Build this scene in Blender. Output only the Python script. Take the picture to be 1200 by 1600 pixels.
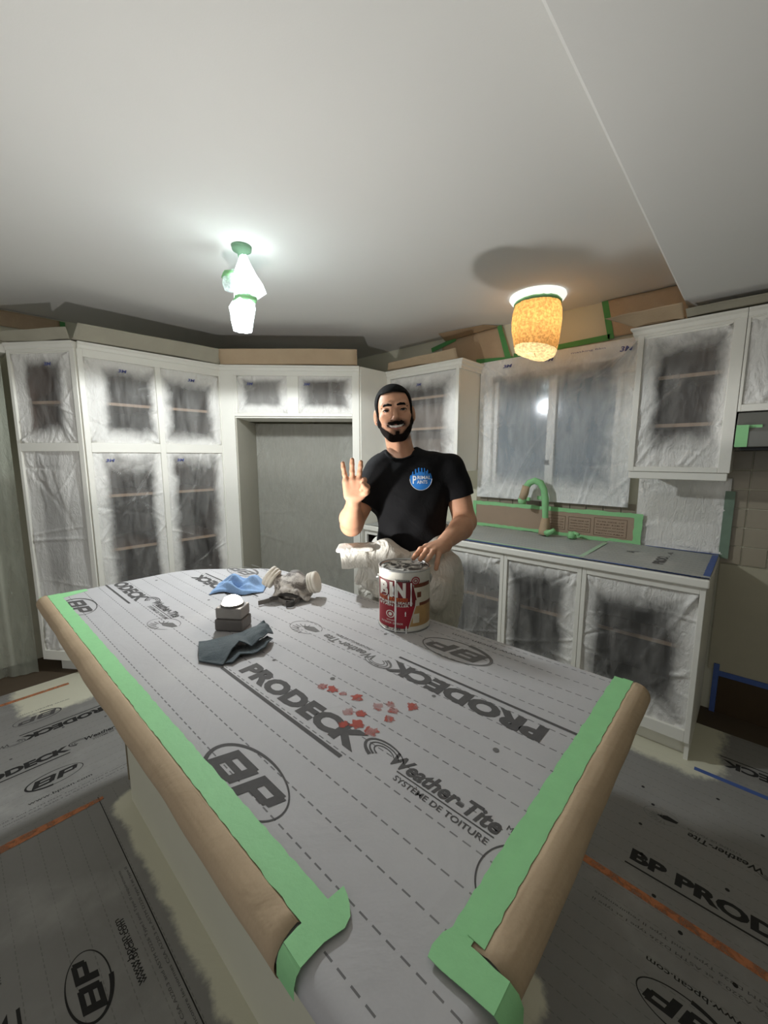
import bpy, bmesh, math, random
import numpy as np
from mathutils import Vector, Matrix
from mathutils.bvhtree import BVHTree

for o in list(bpy.data.objects):
    bpy.data.objects.remove(o, do_unlink=True)
S = bpy.context.scene
COL = S.collection
rnd = random.Random(7)
PI = math.pi

# ------------------------------------------------------------------ camera
# World axes are the room's axes: the window wall runs along X, the pantry wall along Y.
CAM_H = 1.46
YAW = math.radians(42.5)
PITCH = math.atan(88 / 632.0)
cam_d = bpy.data.cameras.new('camera')
cam = bpy.data.objects.new('camera', cam_d)
COL.objects.link(cam)
cam.location = (0, 0, CAM_H)
cam.rotation_euler = (PI / 2 - PITCH, 0, YAW)
cam_d.sensor_fit = 'HORIZONTAL'
cam_d.sensor_width = 36
cam_d.lens = 632 / 1200 * 36
cam_d.clip_start = 0.02
S.camera = cam

# ------------------------------------------------------------------ world, exposure
w = bpy.data.worlds.new('world')
S.world = w
w.use_nodes = True
w.node_tree.nodes['Background'].inputs[0].default_value = (0.95, 0.97, 1.0, 1)
w.node_tree.nodes['Background'].inputs[1].default_value = 0.32
S.view_settings.view_transform = 'Standard'
S.view_settings.look = 'None'
S.view_settings.gamma = 1
S.view_settings.use_curve_mapping = False
S.view_settings.exposure = 0.75

POWER_TABLE = 21.5
POWER_COOL = 6.5
POWER_DOWN = 38.0
POWER_WARM = 5.5

# ------------------------------------------------------------------ materials
MATS = {}


class NT:
    """small helper around a node tree"""
    def __init__(self, name):
        self.m = bpy.data.materials.new(name)
        self.m.use_nodes = True
        self.t = self.m.node_tree
        self.t.nodes.clear()
        self.out = self.t.nodes.new('ShaderNodeOutputMaterial')

    def n(self, typ, **kw):
        nd = self.t.nodes.new('ShaderNode' + typ)
        for k, v in kw.items():
            setattr(nd, k, v)
        return nd

    def l(self, a, b):
        self.t.links.new(a, b)

    def put(self, sock, v):
        if hasattr(v, 'is_output'):
            self.l(v, sock)
        elif isinstance(v, (tuple, list)):
            v = tuple(v)
            if sock.type == 'RGBA' and len(v) == 3:
                v = v + (1,)
            sock.default_value = v
        else:
            sock.default_value = v

    def math(self, op, a, b=None, c=None, clamp=False):
        nd = self.n('Math', operation=op, use_clamp=clamp)
        for i, x in enumerate((a, b, c)):
            if x is not None:
                self.put(nd.inputs[i], x)
        return nd.outputs[0]

    def vmath(self, op, a, b=None):
        nd = self.n('VectorMath', operation=op)
        self.put(nd.inputs[0], a)
        if b is not None:
            self.put(nd.inputs[1], b)
        return nd.outputs['Value'] if op in ('LENGTH', 'DISTANCE', 'DOT_PRODUCT') else nd.outputs[0]

    def rng(self, v, a, b, c=0.0, d=1.0, smooth=True):
        nd = self.n('MapRange', interpolation_type='SMOOTHSTEP' if smooth else 'LINEAR')
        self.put(nd.inputs['Value'], v)
        for k, x in (('From Min', a), ('From Max', b), ('To Min', c), ('To Max', d)):
            self.put(nd.inputs[k], x)
        return nd.outputs[0]

    def noise(self, vec, scale, detail=3.0, rough=0.55, dist=0.0):
        nd = self.n('TexNoise')
        if vec is not None:
            self.l(vec, nd.inputs['Vector'])
        nd.inputs['Scale'].default_value = scale
        nd.inputs['Detail'].default_value = detail
        nd.inputs['Roughness'].default_value = rough
        nd.inputs['Distortion'].default_value = dist
        return nd.outputs['Fac']

    def mix(self, f, a, b):
        nd = self.n('Mix', data_type='RGBA')
        self.put(nd.inputs[0], f)
        self.put(nd.inputs[6], a)
        self.put(nd.inputs[7], b)
        return nd.outputs[2]

    def mapping(self, vec, scale=(1, 1, 1), rot=(0, 0, 0), loc=(0, 0, 0)):
        nd = self.n('Mapping')
        self.l(vec, nd.inputs[0])
        nd.inputs['Scale'].default_value = scale
        nd.inputs['Rotation'].default_value = rot
        nd.inputs['Location'].default_value = loc
        return nd.outputs[0]

    def obj(self):
        return self.n('TexCoord').outputs['Object']

    def pos(self):
        return self.n('NewGeometry').outputs['Position']

    def uv(self):
        return self.n('TexCoord').outputs['UV']

    def prop(self, name):
        nd = self.n('Attribute', attribute_type='OBJECT', attribute_name=name)
        return nd.outputs['Fac']

    def bump(self, h, strength=0.3, dist=0.01):
        nd = self.n('Bump')
        nd.inputs['Strength'].default_value = strength
        nd.inputs['Distance'].default_value = dist
        self.l(h, nd.inputs['Height'])
        return nd.outputs[0]

    def bsdf(self, color, rough=0.6, spec=0.4, normal=None, **kw):
        nd = self.n('BsdfPrincipled')
        self.put(nd.inputs['Base Color'], color)
        self.put(nd.inputs['Roughness'], rough)
        nd.inputs['Specular IOR Level'].default_value = spec
        if normal is not None:
            self.l(normal, nd.inputs['Normal'])
        for k, v in kw.items():
            self.put(nd.inputs[k], v)
        return nd.outputs[0]

    def finish(self, shader):
        self.l(shader, self.out.inputs[0])
        return self.m


def srgb(r, g, b):
    def f(c):
        c /= 255.0
        return c / 12.92 if c <= 0.04045 else ((c + 0.055) / 1.055) ** 2.4
    return (f(r), f(g), f(b))


def plain(name, color, rough=0.6, spec=0.35, var=0.06, scale=9.0, bump=0.0, bscale=60.0, metallic=0.0):
    """a surface with slight tonal mottling and optional fine relief"""
    if name in MATS:
        return MATS[name]
    t = NT(name)
    co = t.obj()
    f = t.noise(co, scale, 4)
    dark = tuple(c * (1 - 2 * var) for c in color)
    lite = tuple(min(1, c * (1 + var)) for c in color)
    col = t.mix(f, dark, lite)
    nrm = None
    if bump:
        nrm = t.bump(t.noise(co, bscale, 4), bump, 0.004)
    MATS[name] = t.finish(t.bsdf(col, rough, spec, nrm, Metallic=metallic))
    return MATS[name]


PAINT = plain('cabinet_paint', srgb(234, 232, 222), 0.42, 0.4, 0.03, 5, 0.05, 90)
CEIL = plain('ceiling_paint', srgb(226, 225, 221), 0.9, 0.1, 0.012, 3, 0.05, 200)
WALLP = plain('wall_paint', srgb(214, 211, 190), 0.75, 0.25, 0.03, 4, 0.05, 150)
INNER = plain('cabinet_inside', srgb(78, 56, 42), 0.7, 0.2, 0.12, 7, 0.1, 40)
SHELFM = plain('shelf_edge_wood', srgb(156, 132, 108), 0.6, 0.3, 0.12, 20)
GREEN = plain('green_tape', srgb(146, 206, 146), 0.6, 0.3, 0.05, 30, 0.12, 120)
INKD = plain('black_ink', srgb(52, 51, 50), 0.8, 0.1, 0.12, 60)
BLUE = plain('blue_tape', srgb(78, 102, 164), 0.6, 0.3, 0.08, 30, 0.12, 120)


def worn_tape(name, col):
    """brittle floor tape, partly rubbed off"""
    t = NT(name)
    co = t.obj()
    a = t.rng(t.noise(co, 24, 5, .65, .5), .40, .60, .35, .9)
    c = t.mix(t.noise(co, 120, 3), tuple(v * .75 for v in col), col)
    tp = t.n('BsdfTransparent')
    mx = t.n('MixShader'); t.l(a, mx.inputs[0]); t.l(tp.outputs[0], mx.inputs[1]); t.l(t.bsdf(c, .8, .2), mx.inputs[2])
    return t.finish(mx.outputs[0])


ORANGE = worn_tape('worn_orange_tape', srgb(212, 140, 98))
INK = plain('dark_ink', srgb(88, 86, 85), 0.75, 0.15, 0.12, 60)
INKF = plain('faded_ink', srgb(116, 114, 112), 0.8, 0.1, 0.12, 60)
FILMBLUE = plain('film_print_ink', srgb(104, 110, 160), 0.7, 0.1, 0.2, 60)
WHITEPL = plain('white_plastic', srgb(232, 232, 228), 0.4, 0.4, 0.02, 10)
BLACKRUB = plain('black_rubber', srgb(40, 40, 41), 0.6, 0.3, 0.1, 20)
STEEL = plain('tin_steel', srgb(186, 186, 184), 0.3, 0.5, 0.04, 20, 0.0, 60, 0.9)


def kraft_mat():
    t = NT('kraft_paper')
    co = t.obj()
    f = t.noise(co, 6, 4)
    fib = t.noise(t.mapping(co, (200, 200, 30)), 2.0, 3)
    c = t.mix(f, srgb(176, 154, 126), srgb(200, 178, 148))
    c = t.mix(t.math('MULTIPLY', fib, 0.25), c, srgb(140, 112, 84))
    n = t.bump(t.noise(co, 9, 4, 0.5, 0.6), 0.35, 0.02)
    return t.finish(t.bsdf(c, 0.75, 0.25, n))


KRAFT = kraft_mat()


def spray_mask(t, boxes):
    """paint dust that settled on the floor round the foot of the sprayed cabinets"""
    p = t.pos()
    nz = t.noise(p, 5.0, 6, 0.65, 0.4)
    nz2 = t.noise(p, 40.0, 3, 0.6)
    best = None
    for (cx, cy, hx, hy, reach) in boxes:
        q = t.vmath('SUBTRACT', p, (cx, cy, 0))
        q = t.vmath('ABSOLUTE', q)
        q = t.vmath('SUBTRACT', q, (hx, hy, 5))
        q = t.vmath('MAXIMUM', q, (0, 0, 0))
        d = t.vmath('LENGTH', q)
        d = t.math('ADD', d, t.math('MULTIPLY', t.math('SUBTRACT', nz, 0.5), reach * 1.3))
        d = t.math('ADD', d, t.math('MULTIPLY', t.math('SUBTRACT', nz2, 0.5), reach * 0.35))
        m = t.rng(d, reach * 0.62, reach * 1.05, 1.0, 0.0)
        best = m if best is None else t.math('MAXIMUM', best, m)
    return best


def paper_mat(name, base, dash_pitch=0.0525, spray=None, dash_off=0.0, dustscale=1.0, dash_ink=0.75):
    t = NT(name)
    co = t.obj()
    sep = t.n('SeparateXYZ')
    t.l(co, sep.inputs[0])
    x, y = sep.outputs[0], sep.outputs[1]
    f = t.noise(co, 3.5, 5, 0.6)
    c = t.mix(f, tuple(v * 0.86 for v in base), tuple(v * 1.1 for v in base))
    c = t.mix(t.math('MULTIPLY', t.noise(co, 300, 2), 0.14), c, tuple(v * 0.6 for v in base))
    # printed dashed guide lines
    yy = t.math('FRACT', t.math('ADD', t.math('DIVIDE', y, dash_pitch), dash_off + 50))
    line = t.math('LESS_THAN', t.math('ABSOLUTE', t.math('SUBTRACT', yy, 0.5)), 0.0012 / dash_pitch)
    xx = t.math('FRACT', t.math('ADD', t.math('DIVIDE', x, 0.021), 50))
    dash = t.math('LESS_THAN', xx, 0.62)
    ln = t.math('MULTIPLY', t.math('MULTIPLY', line, dash), dash_ink)
    c = t.mix(ln, c, srgb(70, 68, 67))
    # white paint dust
    du = t.rng(t.noise(co, 2.2, 5, 0.6), 0.52, 0.78, 0.0, 0.35 * dustscale)
    c = t.mix(du, c, srgb(205, 204, 198))
    if spray:
        c = t.mix(spray_mask(t, spray), c, srgb(214, 211, 190))
    wr = t.noise(t.mapping(co, (1, 1, 1), (0, 0, 0.6)), 4.5, 5, 0.55, 1.4)
    n = t.bump(wr, 0.22, 0.014)
    return t.finish(t.bsdf(c, 0.7, 0.25, n))


SPRAY = [(-1.09, 0.67, 0.75, 0.265, 0.065), (-1.2, 2.62, 1.10, 0.31, 0.13), (-3.4, 0.9, 0.42, 0.62, 0.15)]
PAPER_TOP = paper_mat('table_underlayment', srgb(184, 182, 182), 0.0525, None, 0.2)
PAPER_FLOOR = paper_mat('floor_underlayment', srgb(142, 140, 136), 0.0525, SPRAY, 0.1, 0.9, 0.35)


def film_mat(name, tint, opaque=0.94, clear=0.2, always=None):
    """thin masking film: clear in the middle, hazy with paint dust towards its taped rim"""
    t = NT(name)
    uv = t.uv()
    sep = t.n('SeparateXYZ')
    t.l(uv, sep.inputs[0])
    rr = t.n('ObjectInfo').outputs['Random']
    off = t.n('CombineXYZ')
    t.l(t.math('MULTIPLY', rr, 37.0), off.inputs[0])
    t.l(t.math('MULTIPLY', rr, 91.0), off.inputs[1])
    co = t.vmath('ADD', t.obj(), off.outputs[0])
    nz = t.noise(co, 5.0, 4, 0.55, 0.6)
    nz2 = t.noise(co, 14.0, 4, 0.6, 0.5)
    qx = t.math('DIVIDE', t.math('ABSOLUTE', t.math('SUBTRACT', sep.outputs[0], t.prop('clear_x'))), t.prop('clear_w'))
    qz = t.math('DIVIDE', t.math('ABSOLUTE', t.math('SUBTRACT', sep.outputs[1], t.prop('clear_z'))), t.prop('clear_h'))
    e = t.math('MAXIMUM', qx, qz)
    e = t.math('ADD', e, t.math('MULTIPLY', t.math('SUBTRACT', nz, 0.5), 0.5))
    e = t.math('ADD', e, t.math('MULTIPLY', t.math('SUBTRACT', nz2, 0.5), 0.14))
    m = t.rng(e, 0.68, 1.16, 1.0, 0.0)
    m = t.math('MULTIPLY', m, t.prop('clear_amount'))
    stre = t.noise(t.mapping(co, (10, 10, 2.2)), 1.6, 3, 0.5, 0.6)
    a = t.math('ADD', t.math('MULTIPLY', m, clear - opaque), opaque)
    a = t.math('ADD', a, t.math('MULTIPLY', t.math('SUBTRACT', stre, 0.5), t.math('MULTIPLY', m, 0.45)))
    fold = t.n('Attribute', attribute_type='GEOMETRY', attribute_name='fold').outputs['Fac']
    a = t.math('ADD', a, t.math('MULTIPLY', fold, 0.5), clamp=True)
    fine = t.noise(t.mapping(co, (26, 26, 9)), 1.5, 5, 0.62, 2.0)
    nrm = t.bump(fine, 0.55, 0.02)
    d = t.bsdf(tint, 0.38, 0.5, nrm)
    tr = t.n('BsdfTranslucent')
    t.put(tr.inputs[0], tint)
    ms = t.n('MixShader')
    ms.inputs[0].default_value = 0.10
    t.l(d, ms.inputs[1])
    t.l(tr.outputs[0], ms.inputs[2])
    tp = t.n('BsdfTransparent')
    t.put(tp.inputs[0], (0.96, 0.96, 0.97))
    mm = t.n('MixShader')
    t.l(a, mm.inputs[0])
    t.l(tp.outputs[0], mm.inputs[1])
    t.l(ms.outputs[0], mm.inputs[2])
    return t.finish(mm.outputs[0])


FILM = film_mat('masking_film', srgb(244, 242, 236), 0.97, 0.17)
FILMW = film_mat('window_film', srgb(242, 243, 240), 0.96, 0.26)
FILMG = film_mat('grey_drop_film', srgb(205, 205, 196), 0.75, 0.35)

# ------------------------------------------------------------------ mesh helpers


class MB:
    def __init__(self):
        self.v, self.f = [], []

    def box(self, x0, x1, y0, y1, z0, z1):
        b = len(self.v)
        self.v += [(x0, y0, z0), (x1, y0, z0), (x1, y1, z0), (x0, y1, z0), (x0, y0, z1), (x1, y0, z1), (x1, y1, z1), (x0, y1, z1)]
        self.f += [[b + i for i in q] for q in ((3, 2, 1, 0), (4, 5, 6, 7), (0, 1, 5, 4), (1, 2, 6, 5), (2, 3, 7, 6), (3, 0, 4, 7))]
        return self

    def prism(self, poly, z0, z1):
        b, n = len(self.v), len(poly)
        self.v += [(p[0], p[1], z0) for p in poly] + [(p[0], p[1], z1) for p in poly]
        self.f.append([b + i for i in range(n)][::-1])
        self.f.append([b + n + i for i in range(n)])
        for i in range(n):
            j = (i + 1) % n
            self.f.append([b + i, b + j, b + n + j, b + n + i])
        return self

    def loft(self, rings, closed=True, cap=True):
        """rings: list of equally long point lists"""
        b, n = len(self.v), len(rings[0])
        for r in rings:
            self.v += [tuple(p) for p in r]
        for k in range(len(rings) - 1):
            for i in range(n if closed else n - 1):
                j = (i + 1) % n
                self.f.append([b + k * n + i, b + k * n + j, b + (k + 1) * n + j, b + (k + 1) * n + i])
        if cap and closed:
            self.f.append([b + i for i in range(n)][::-1])
            m = b + (len(rings) - 1) * n
            self.f.append([m + i for i in range(n)])
        return self

    def lathe(self, prof, seg=32, cx=0, cy=0):
        rings = []
        for r, z in prof:
            rings.append([(cx + r * math.cos(2 * PI * i / seg), cy + r * math.sin(2 * PI * i / seg), z) for i in range(seg)])
        return self.loft(rings)

    def tube(self, pts, rad, seg=10):
        pts = [Vector(p) for p in pts]
        n = len(pts)
        if not isinstance(rad, (list, tuple)):
            rad = [rad] * n
        rings = []
        up = Vector((0.3, 0.2, 1)).normalized()
        for i, p in enumerate(pts):
            d = (pts[min(i + 1, n - 1)] - pts[max(i - 1, 0)]).normalized()
            a = d.cross(up)
            if a.length < 0.05:
                a = d.cross(Vector((1, 0, 0)))
            a.normalize()
            c = a.cross(d)
            rings.append([p + rad[i] * (a * math.cos(2 * PI * k / seg) + c * math.sin(2 * PI * k / seg)) for k in range(seg)])
        return self.loft(rings)

    def build(self, name, mat, parent=None, smooth=False, bevel=0.0, loc=None):
        me = bpy.data.meshes.new(name)
        me.from_pydata([tuple(p) for p in self.v], [], self.f)
        me.validate()
        return link(name, me, mat, parent, smooth, bevel, loc)


def link(name, me, mat, parent=None, smooth=False, bevel=0.0, loc=None):
    o = bpy.data.objects.new(name, me)
    COL.objects.link(o)
    if mat is not None and len(me.materials) == 0:
        me.materials.append(mat)
    if smooth:
        me.polygons.foreach_set('use_smooth', [True] * len(me.polygons))
    if bevel:
        m = o.modifiers.new('bevel', 'BEVEL')
        m.width = bevel
        m.segments = 2
        m.limit_method = 'ANGLE'
        m.angle_limit = 0.7
    if parent is not None:
        o.parent = parent
    if loc is not None:
        o.location = loc
    return o


def thing(name, label, cat, loc=(0, 0, 0), rotz=0.0, group=None):
    o = bpy.data.objects.new(name, None)
    COL.objects.link(o)
    o.empty_display_size = 0.05
    o.location = loc
    o.rotation_euler = (0, 0, rotz)
    return tag(o, label, cat, group)


def tag(o, label, cat, group=None):
    o['label'] = label
    o['category'] = cat
    if group:
        o['group'] = group
    return o


def struct(o):
    o['kind'] = 'structure'
    return o


def grid_obj(name, fn, nu, nv, mat, parent=None, smooth=True, thick=0.0):
    """fn(u,v)->(x,y,z), u,v in 0..1; stores uv"""
    v, f, uv = [], [], []
    for j in range(nv + 1):
        for i in range(nu + 1):
            v.append(fn(i / nu, j / nv))
            uv.append((i / nu, j / nv))
    for j in range(nv):
        for i in range(nu):
            a = j * (nu + 1) + i
            f.append((a, a + 1, a + nu + 2, a + nu + 1))
    me = bpy.data.meshes.new(name)
    me.from_pydata(v, [], f)
    ul = me.uv_layers.new(name='UVMap')
    li = np.empty(len(me.loops), dtype=np.int32)
    me.loops.foreach_get('vertex_index', li)
    ul.data.foreach_set('uv', np.array(uv, dtype=np.float32)[li].ravel())
    o = link(name, me, mat, parent, smooth)
    if thick:
        m = o.modifiers.new('thickness', 'SOLIDIFY')
        m.thickness = thick
        m.offset = -1
    return o


class Wrinkle:
    """tension folds of a thin sheet: narrow ridges running in from the rim (works on arrays)"""
    def __init__(self, w, h, seed, n=26, amp=0.006, sig=(0.003, 0.009), bias=None):
        r = random.Random(seed)
        self.k = []
        for i in range(n):
            side = r.choice('lrtbccc')
            if side == 'c':
                x = r.choice((0, w)); z = r.choice((0, h))
                a = math.atan2(h / 2 - z, w / 2 - x) + r.uniform(-0.6, 0.6)
            elif side == 'l':
                x, z, a = 0, r.uniform(0, h), r.uniform(-1.1, 1.1)
            elif side == 'r':
                x, z, a = w, r.uniform(0, h), PI + r.uniform(-1.1, 1.1)
            elif side == 't':
                x, z, a = r.uniform(0, w), h, -PI / 2 + r.uniform(-0.35, 0.35)
            else:
                x, z, a = r.uniform(0, w), 0, PI / 2 + r.uniform(-0.7, 0.7)
            if bias is not None and r.random() < 0.6:
                a = bias + r.uniform(-0.2, 0.2)
            L = r.uniform(0.10, 0.5) * max(w, h) if r.random() < .8 else r.uniform(.4, .9) * max(w, h)
            self.k.append((x, z, math.cos(a), math.sin(a), L, r.uniform(0.2, 1) * amp * r.choice((1, 1, -1)), r.uniform(*sig), r.uniform(-2, 2)))
        self.p = [(r.uniform(4, 16), r.uniform(4, 16), r.uniform(0, 6)) for _ in range(4)]

    def __call__(self, x, z):
        x = np.asarray(x, dtype=float); z = np.asarray(z, dtype=float)
        y = np.zeros(np.broadcast(x, z).shape)
        for (a, b, c, s, L, A, sg, bend) in self.k:
            dx, dz = x - a, z - b
            t = dx * c + dz * s
            d = (-dx * s + dz * c) + bend * t * t * .25
            g = d / (sg * (1 + 1.5 * np.clip(t / L, 0, 1)))
            m = (t > -.03) & (t < L)
            y = y + m * A * np.exp(-np.minimum(g * g, 30)) * (1 - np.clip(t, 0, None) / L)
        for (a, b, c) in self.p:
            y = y + 0.0016 * np.sin(a * x + b * z + c)
        return y


def film(parent, x0, x1, z0, z1, y=0.0, seed=0, clear=(0.5, 0.5, 0.36, 0.36, 1.0), mat=None, amp=0.010, n=64, step=0.0075, name='masking_film', bias=None):
    w, h = x1 - x0, z1 - z0
    W = Wrinkle(w, h, seed, n, amp, bias=bias)
    nu = max(8, int(w / step)); nv = max(8, int(h / step))
    U, V = np.meshgrid(np.linspace(0, 1, nu + 1), np.linspace(0, 1, nv + 1))
    rim = np.minimum(np.minimum(U, 1 - U) * w, np.minimum(V, 1 - V) * h)
    Y = W(U * w, V * h) * np.clip(rim / .012, 0, 1)
    Y = np.maximum(Y, -.004)
    gz, gx = np.gradient(Y, h / nv, w / nu)
    fold = np.clip(np.hypot(gx, gz) * .55 - .12, 0, 1)
    co = np.stack([x0 + U * w, y - Y, z0 + V * h], -1).reshape(-1, 3)
    fs = []
    for j in range(nv):
        b = j * (nu + 1)
        fs += [(b + i, b + i + 1, b + i + nu + 2, b + i + nu + 1) for i in range(nu)]
    me = bpy.data.meshes.new(name)
    me.from_pydata(co.tolist(), [], fs)
    ul = me.uv_layers.new(name='UVMap')
    li = np.empty(len(me.loops), dtype=np.int32)
    me.loops.foreach_get('vertex_index', li)
    uv = np.stack([U.ravel(), V.ravel()], 1).astype(np.float32)
    ul.data.foreach_set('uv', uv[li].ravel())
    at = me.attributes.new('fold', 'FLOAT', 'POINT')
    at.data.foreach_set('value', fold.ravel().astype(np.float32))
    o = link(name, me, mat or FILM, parent, True)
    for k, val in zip(('clear_x', 'clear_z', 'clear_w', 'clear_h', 'clear_amount'), clear):
        o[k] = float(val)
    return o


_textcache = {}


def text_mesh(body, bold=0.0, shear=0.0, space=1.0):
    key = (body, bold, shear, space)
    if key in _textcache:
        return _textcache[key]
    cu = bpy.data.curves.new('lettering', 'FONT')
    cu.body = body
    cu.size = 1
    cu.offset = bold
    cu.shear = shear
    cu.space_character = space
    cu.resolution_u = 3
    cu.fill_mode = 'FRONT'
    o = bpy.data.objects.new('lettering', cu)
    COL.objects.link(o)
    dg = bpy.context.evaluated_depsgraph_get()
    me = bpy.data.meshes.new_from_object(o.evaluated_get(dg))
    bpy.data.objects.remove(o, do_unlink=True)
    co = np.array([v.co[:] for v in me.vertices])
    mn, mx = co.min(0), co.max(0)
    co -= mn
    co[:, 2] = 0
    co[:, 0] /= (mx[0] - mn[0]); co[:, 1] /= (mx[1] - mn[1])
    fs = [list(p.vertices) for p in me.polygons]
    bpy.data.meshes.remove(me)
    _textcache[key] = (co, fs)
    return _textcache[key]


def lettering(body, x, y, w, h, rot, z, mat, parent, bold=0.0, shear=0.0, name='printed_lettering', warp=None, space=1.0):
    """flat print: lower left corner of the text at (x,y) turned by rot in the local XY plane"""
    co, fs = text_mesh(body, bold, shear, space)
    c, s = math.cos(rot), math.sin(rot)
    X = co[:, 0] * w; Y = co[:, 1] * h
    v = np.stack([x + X * c - Y * s, y + X * s + Y * c, np.full(len(X), z)], 1)
    if warp:
        v = np.array([warp(*p) for p in v])
    me = bpy.data.meshes.new(name)
    me.from_pydata(v.tolist(), [], fs)
    return link(name, me, mat, parent)


def arc_band(cx, cy, rx, ry, t0, t1, w0, w1, z, rot=0.0, n=36):
    """a swoosh: elliptical arc whose width goes from w0 to w1"""
    m = MB()
    c, s = math.cos(rot), math.sin(rot)
    a, b = [], []
    for i in range(n + 1):
        t = t0 + (t1 - t0) * i / n
        w = w0 + (w1 - w0) * (i / n)
        for lst, k in ((a, 1), (b, -1)):
            px = (rx + k * w / 2) * math.cos(t); py = (ry + k * w / 2) * math.sin(t)
            lst.append((cx + px * c - py * s, cy + px * s + py * c, z))
    m.v = a + b
    m.f = [[i, n + 1 + i, n + 2 + i, i + 1] for i in range(n)]
    return m
# ------------------------------------------------------------------ the room shell
XL, YB, HC, HS = -3.72, 2.89, 2.405, 2.20
XR, YF = 2.6, -2.4
SOF_X = -0.335
struct(MB().box(XL - .1, XR + .1, YF - .1, YB + .1, -0.1, 0).build('floor', plain('floor_board', srgb(92, 80, 66), 0.7, 0.2, 0.1, 3)))
struct(MB().box(XL - .1, XR + .1, YF - .1, YB + .1, HC, HC + .1).build('ceiling', CEIL))
struct(MB().box(SOF_X, XR, YF, YB - 0.001, HS, HC).build('ceiling_soffit', CEIL, bevel=0.008))
struct(MB().box(XL - .1, XL, YF, YB, 0, HC).build('wall_left', WALLP))
wall_back = struct(MB().box(XL, XR, YB, YB + .1, 0, HC).build('wall_back', WALLP))
struct(MB().box(XR, XR + .1, YF, YB, 0, HC).build('wall_right', WALLP))

# tiles of the backsplash to the right of the base cabinets and under the window
TILE = plain('beige_tile', srgb(158, 148, 128), 0.35, 0.5, 0.08, 6)
tm = MB().box(0, .098, -.008, 0, 0, .098)
t0 = tm.build('tile', TILE, wall_back, bevel=0.002, loc=(-0.118, YB, 0.872))
first = True
for r in range(6):
    for c in range(9):
        if first:
            first = False
            continue
        o = t0.copy(); COL.objects.link(o); o.parent = wall_back
        o.location = (-0.118 + c * 0.103, YB, 0.872 + r * 0.103)
for c in range(11):
    o = t0.copy(); COL.objects.link(o); o.parent = wall_back
    o.location = (-1.635 + c * 0.103, YB, 1.062)

# ------------------------------------------------------------------ cabinets


def crown(parent, w, z1, left_ret=None, right_ret=None, name='crown_moulding', prof=None):
    """stepped cornice along the local front; returns run back along the sides"""
    prof = prof or [(0.0, -0.062), (-0.012, -0.062), (-0.014, -0.045), (-0.024, -0.036), (-0.026, -0.018), (-0.036, -0.010), (-0.036, 0.0), (0.0, 0.0)]
    m = MB()
    for k in range(len(prof) - 1):
        pass
    rings = []
    if left_ret:
        rings.append([(p[0], left_ret, z1 + p[1]) for p in prof])
    rings.append([((p[0] if left_ret else 0), p[0], z1 + p[1]) for p in prof])
    rings.append([(w - (p[0] if right_ret else 0), p[0], z1 + p[1]) for p in prof])
    if right_ret:
        rings.append([(w - p[0], right_ret, z1 + p[1]) for p in prof])
    m.loft(rings)
    return m.build(name, PAINT, parent)


def carcass(parent, w, d, z0, z1, th=0.018, toe=0.0, inner=INNER):
    m = MB()
    m.box(0, th, 0, d, z0, z1).box(w - th, w, 0, d, z0, z1).box(th, w - th, d - th, d, z0, z1)
    m.box(th, w - th, 0, d - th, z1 - th, z1).box(th, w - th, 0, d - th, z0 + toe, z0 + toe + th)
    if toe:
        m.box(th, w - th, 0.05, 0.05 + th, z0, z0 + toe)
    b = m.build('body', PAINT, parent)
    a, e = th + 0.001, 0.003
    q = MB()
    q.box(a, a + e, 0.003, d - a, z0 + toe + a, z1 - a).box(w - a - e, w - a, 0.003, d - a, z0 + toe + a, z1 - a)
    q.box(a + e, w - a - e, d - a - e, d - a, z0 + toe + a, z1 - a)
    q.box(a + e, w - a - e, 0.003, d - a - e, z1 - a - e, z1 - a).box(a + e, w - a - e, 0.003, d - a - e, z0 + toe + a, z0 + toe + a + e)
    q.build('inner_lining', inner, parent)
    return b


def frame_bar(parent, x0, x1, z0, z1, kind, y0=-0.02, y1=-0.0005):
    return MB().box(x0, x1, y0, y1, z0, z1).build(kind, PAINT, parent, bevel=0.002)


def shelf(parent, x0, x1, d, z, y0=0.03):
    s = MB().box(x0, x1, y0 + 0.012, d, z, z + 0.018).build('shelf', INNER, parent)
    MB().box(x0, x1, y0, y0 + 0.012, z, z + 0.018).build('shelf_edge', SHELFM, s)
    return s


def film_mark(parent, x, z, y, w=0.05, h=0.02, body='3M'):
    o = lettering(body, 0, 0, w, h, 0, 0, FILMBLUE, parent, 0.03, 0.2, 'film_print')
    o.location = (x, y, z)
    o.rotation_euler = (PI / 2, 0, 0)
    return o


T = 2.134
# --- narrow end pantry (turned towards the room)
ang = math.atan2(0.623 - 0.356, -3.067 + 3.44)
wE = math.hypot(0.373, 0.267)
p = thing('pantry_cabinet', 'narrow tall pantry cabinet at the far left with a single column of two film-covered openings', 'cabinet', (-3.44, 0.356, 0), ang)
ca, sa = math.cos(ang), math.sin(ang)
QX, QY = wE - .36 * ca, .36 * sa                        # back corner: the side that meets the double pantry is flush with it
poly_in = [(0.02, 0.0), (wE - .03, 0.0), (QX + .004, QY - .03)]
m = MB()
m.prism([(0, 0), (.016, 0), (QX + .012, QY - .012), (QX, QY)], .10, T)
m.prism([(wE - .004, 0), (QX + .004, QY - .003), (QX + .012, QY - .014), (wE - .028, 0)], .10, T)
m.prism([(0, 0), (wE - .004, 0), (QX, QY)], T - .018, T).prism([(0, 0), (wE - .004, 0), (QX, QY)], .10, .118)
m.build('body', PAINT, p)
m = MB()
m.prism([(.017, .002), (.02, .002), (QX + .014, QY - .018), (QX + .012, QY - .016)], .12, T - .02)
m.prism([(wE - .032, .002), (wE - .029, .002), (QX + .016, QY - .016), (QX + .014, QY - .018)], .12, T - .02)
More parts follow.
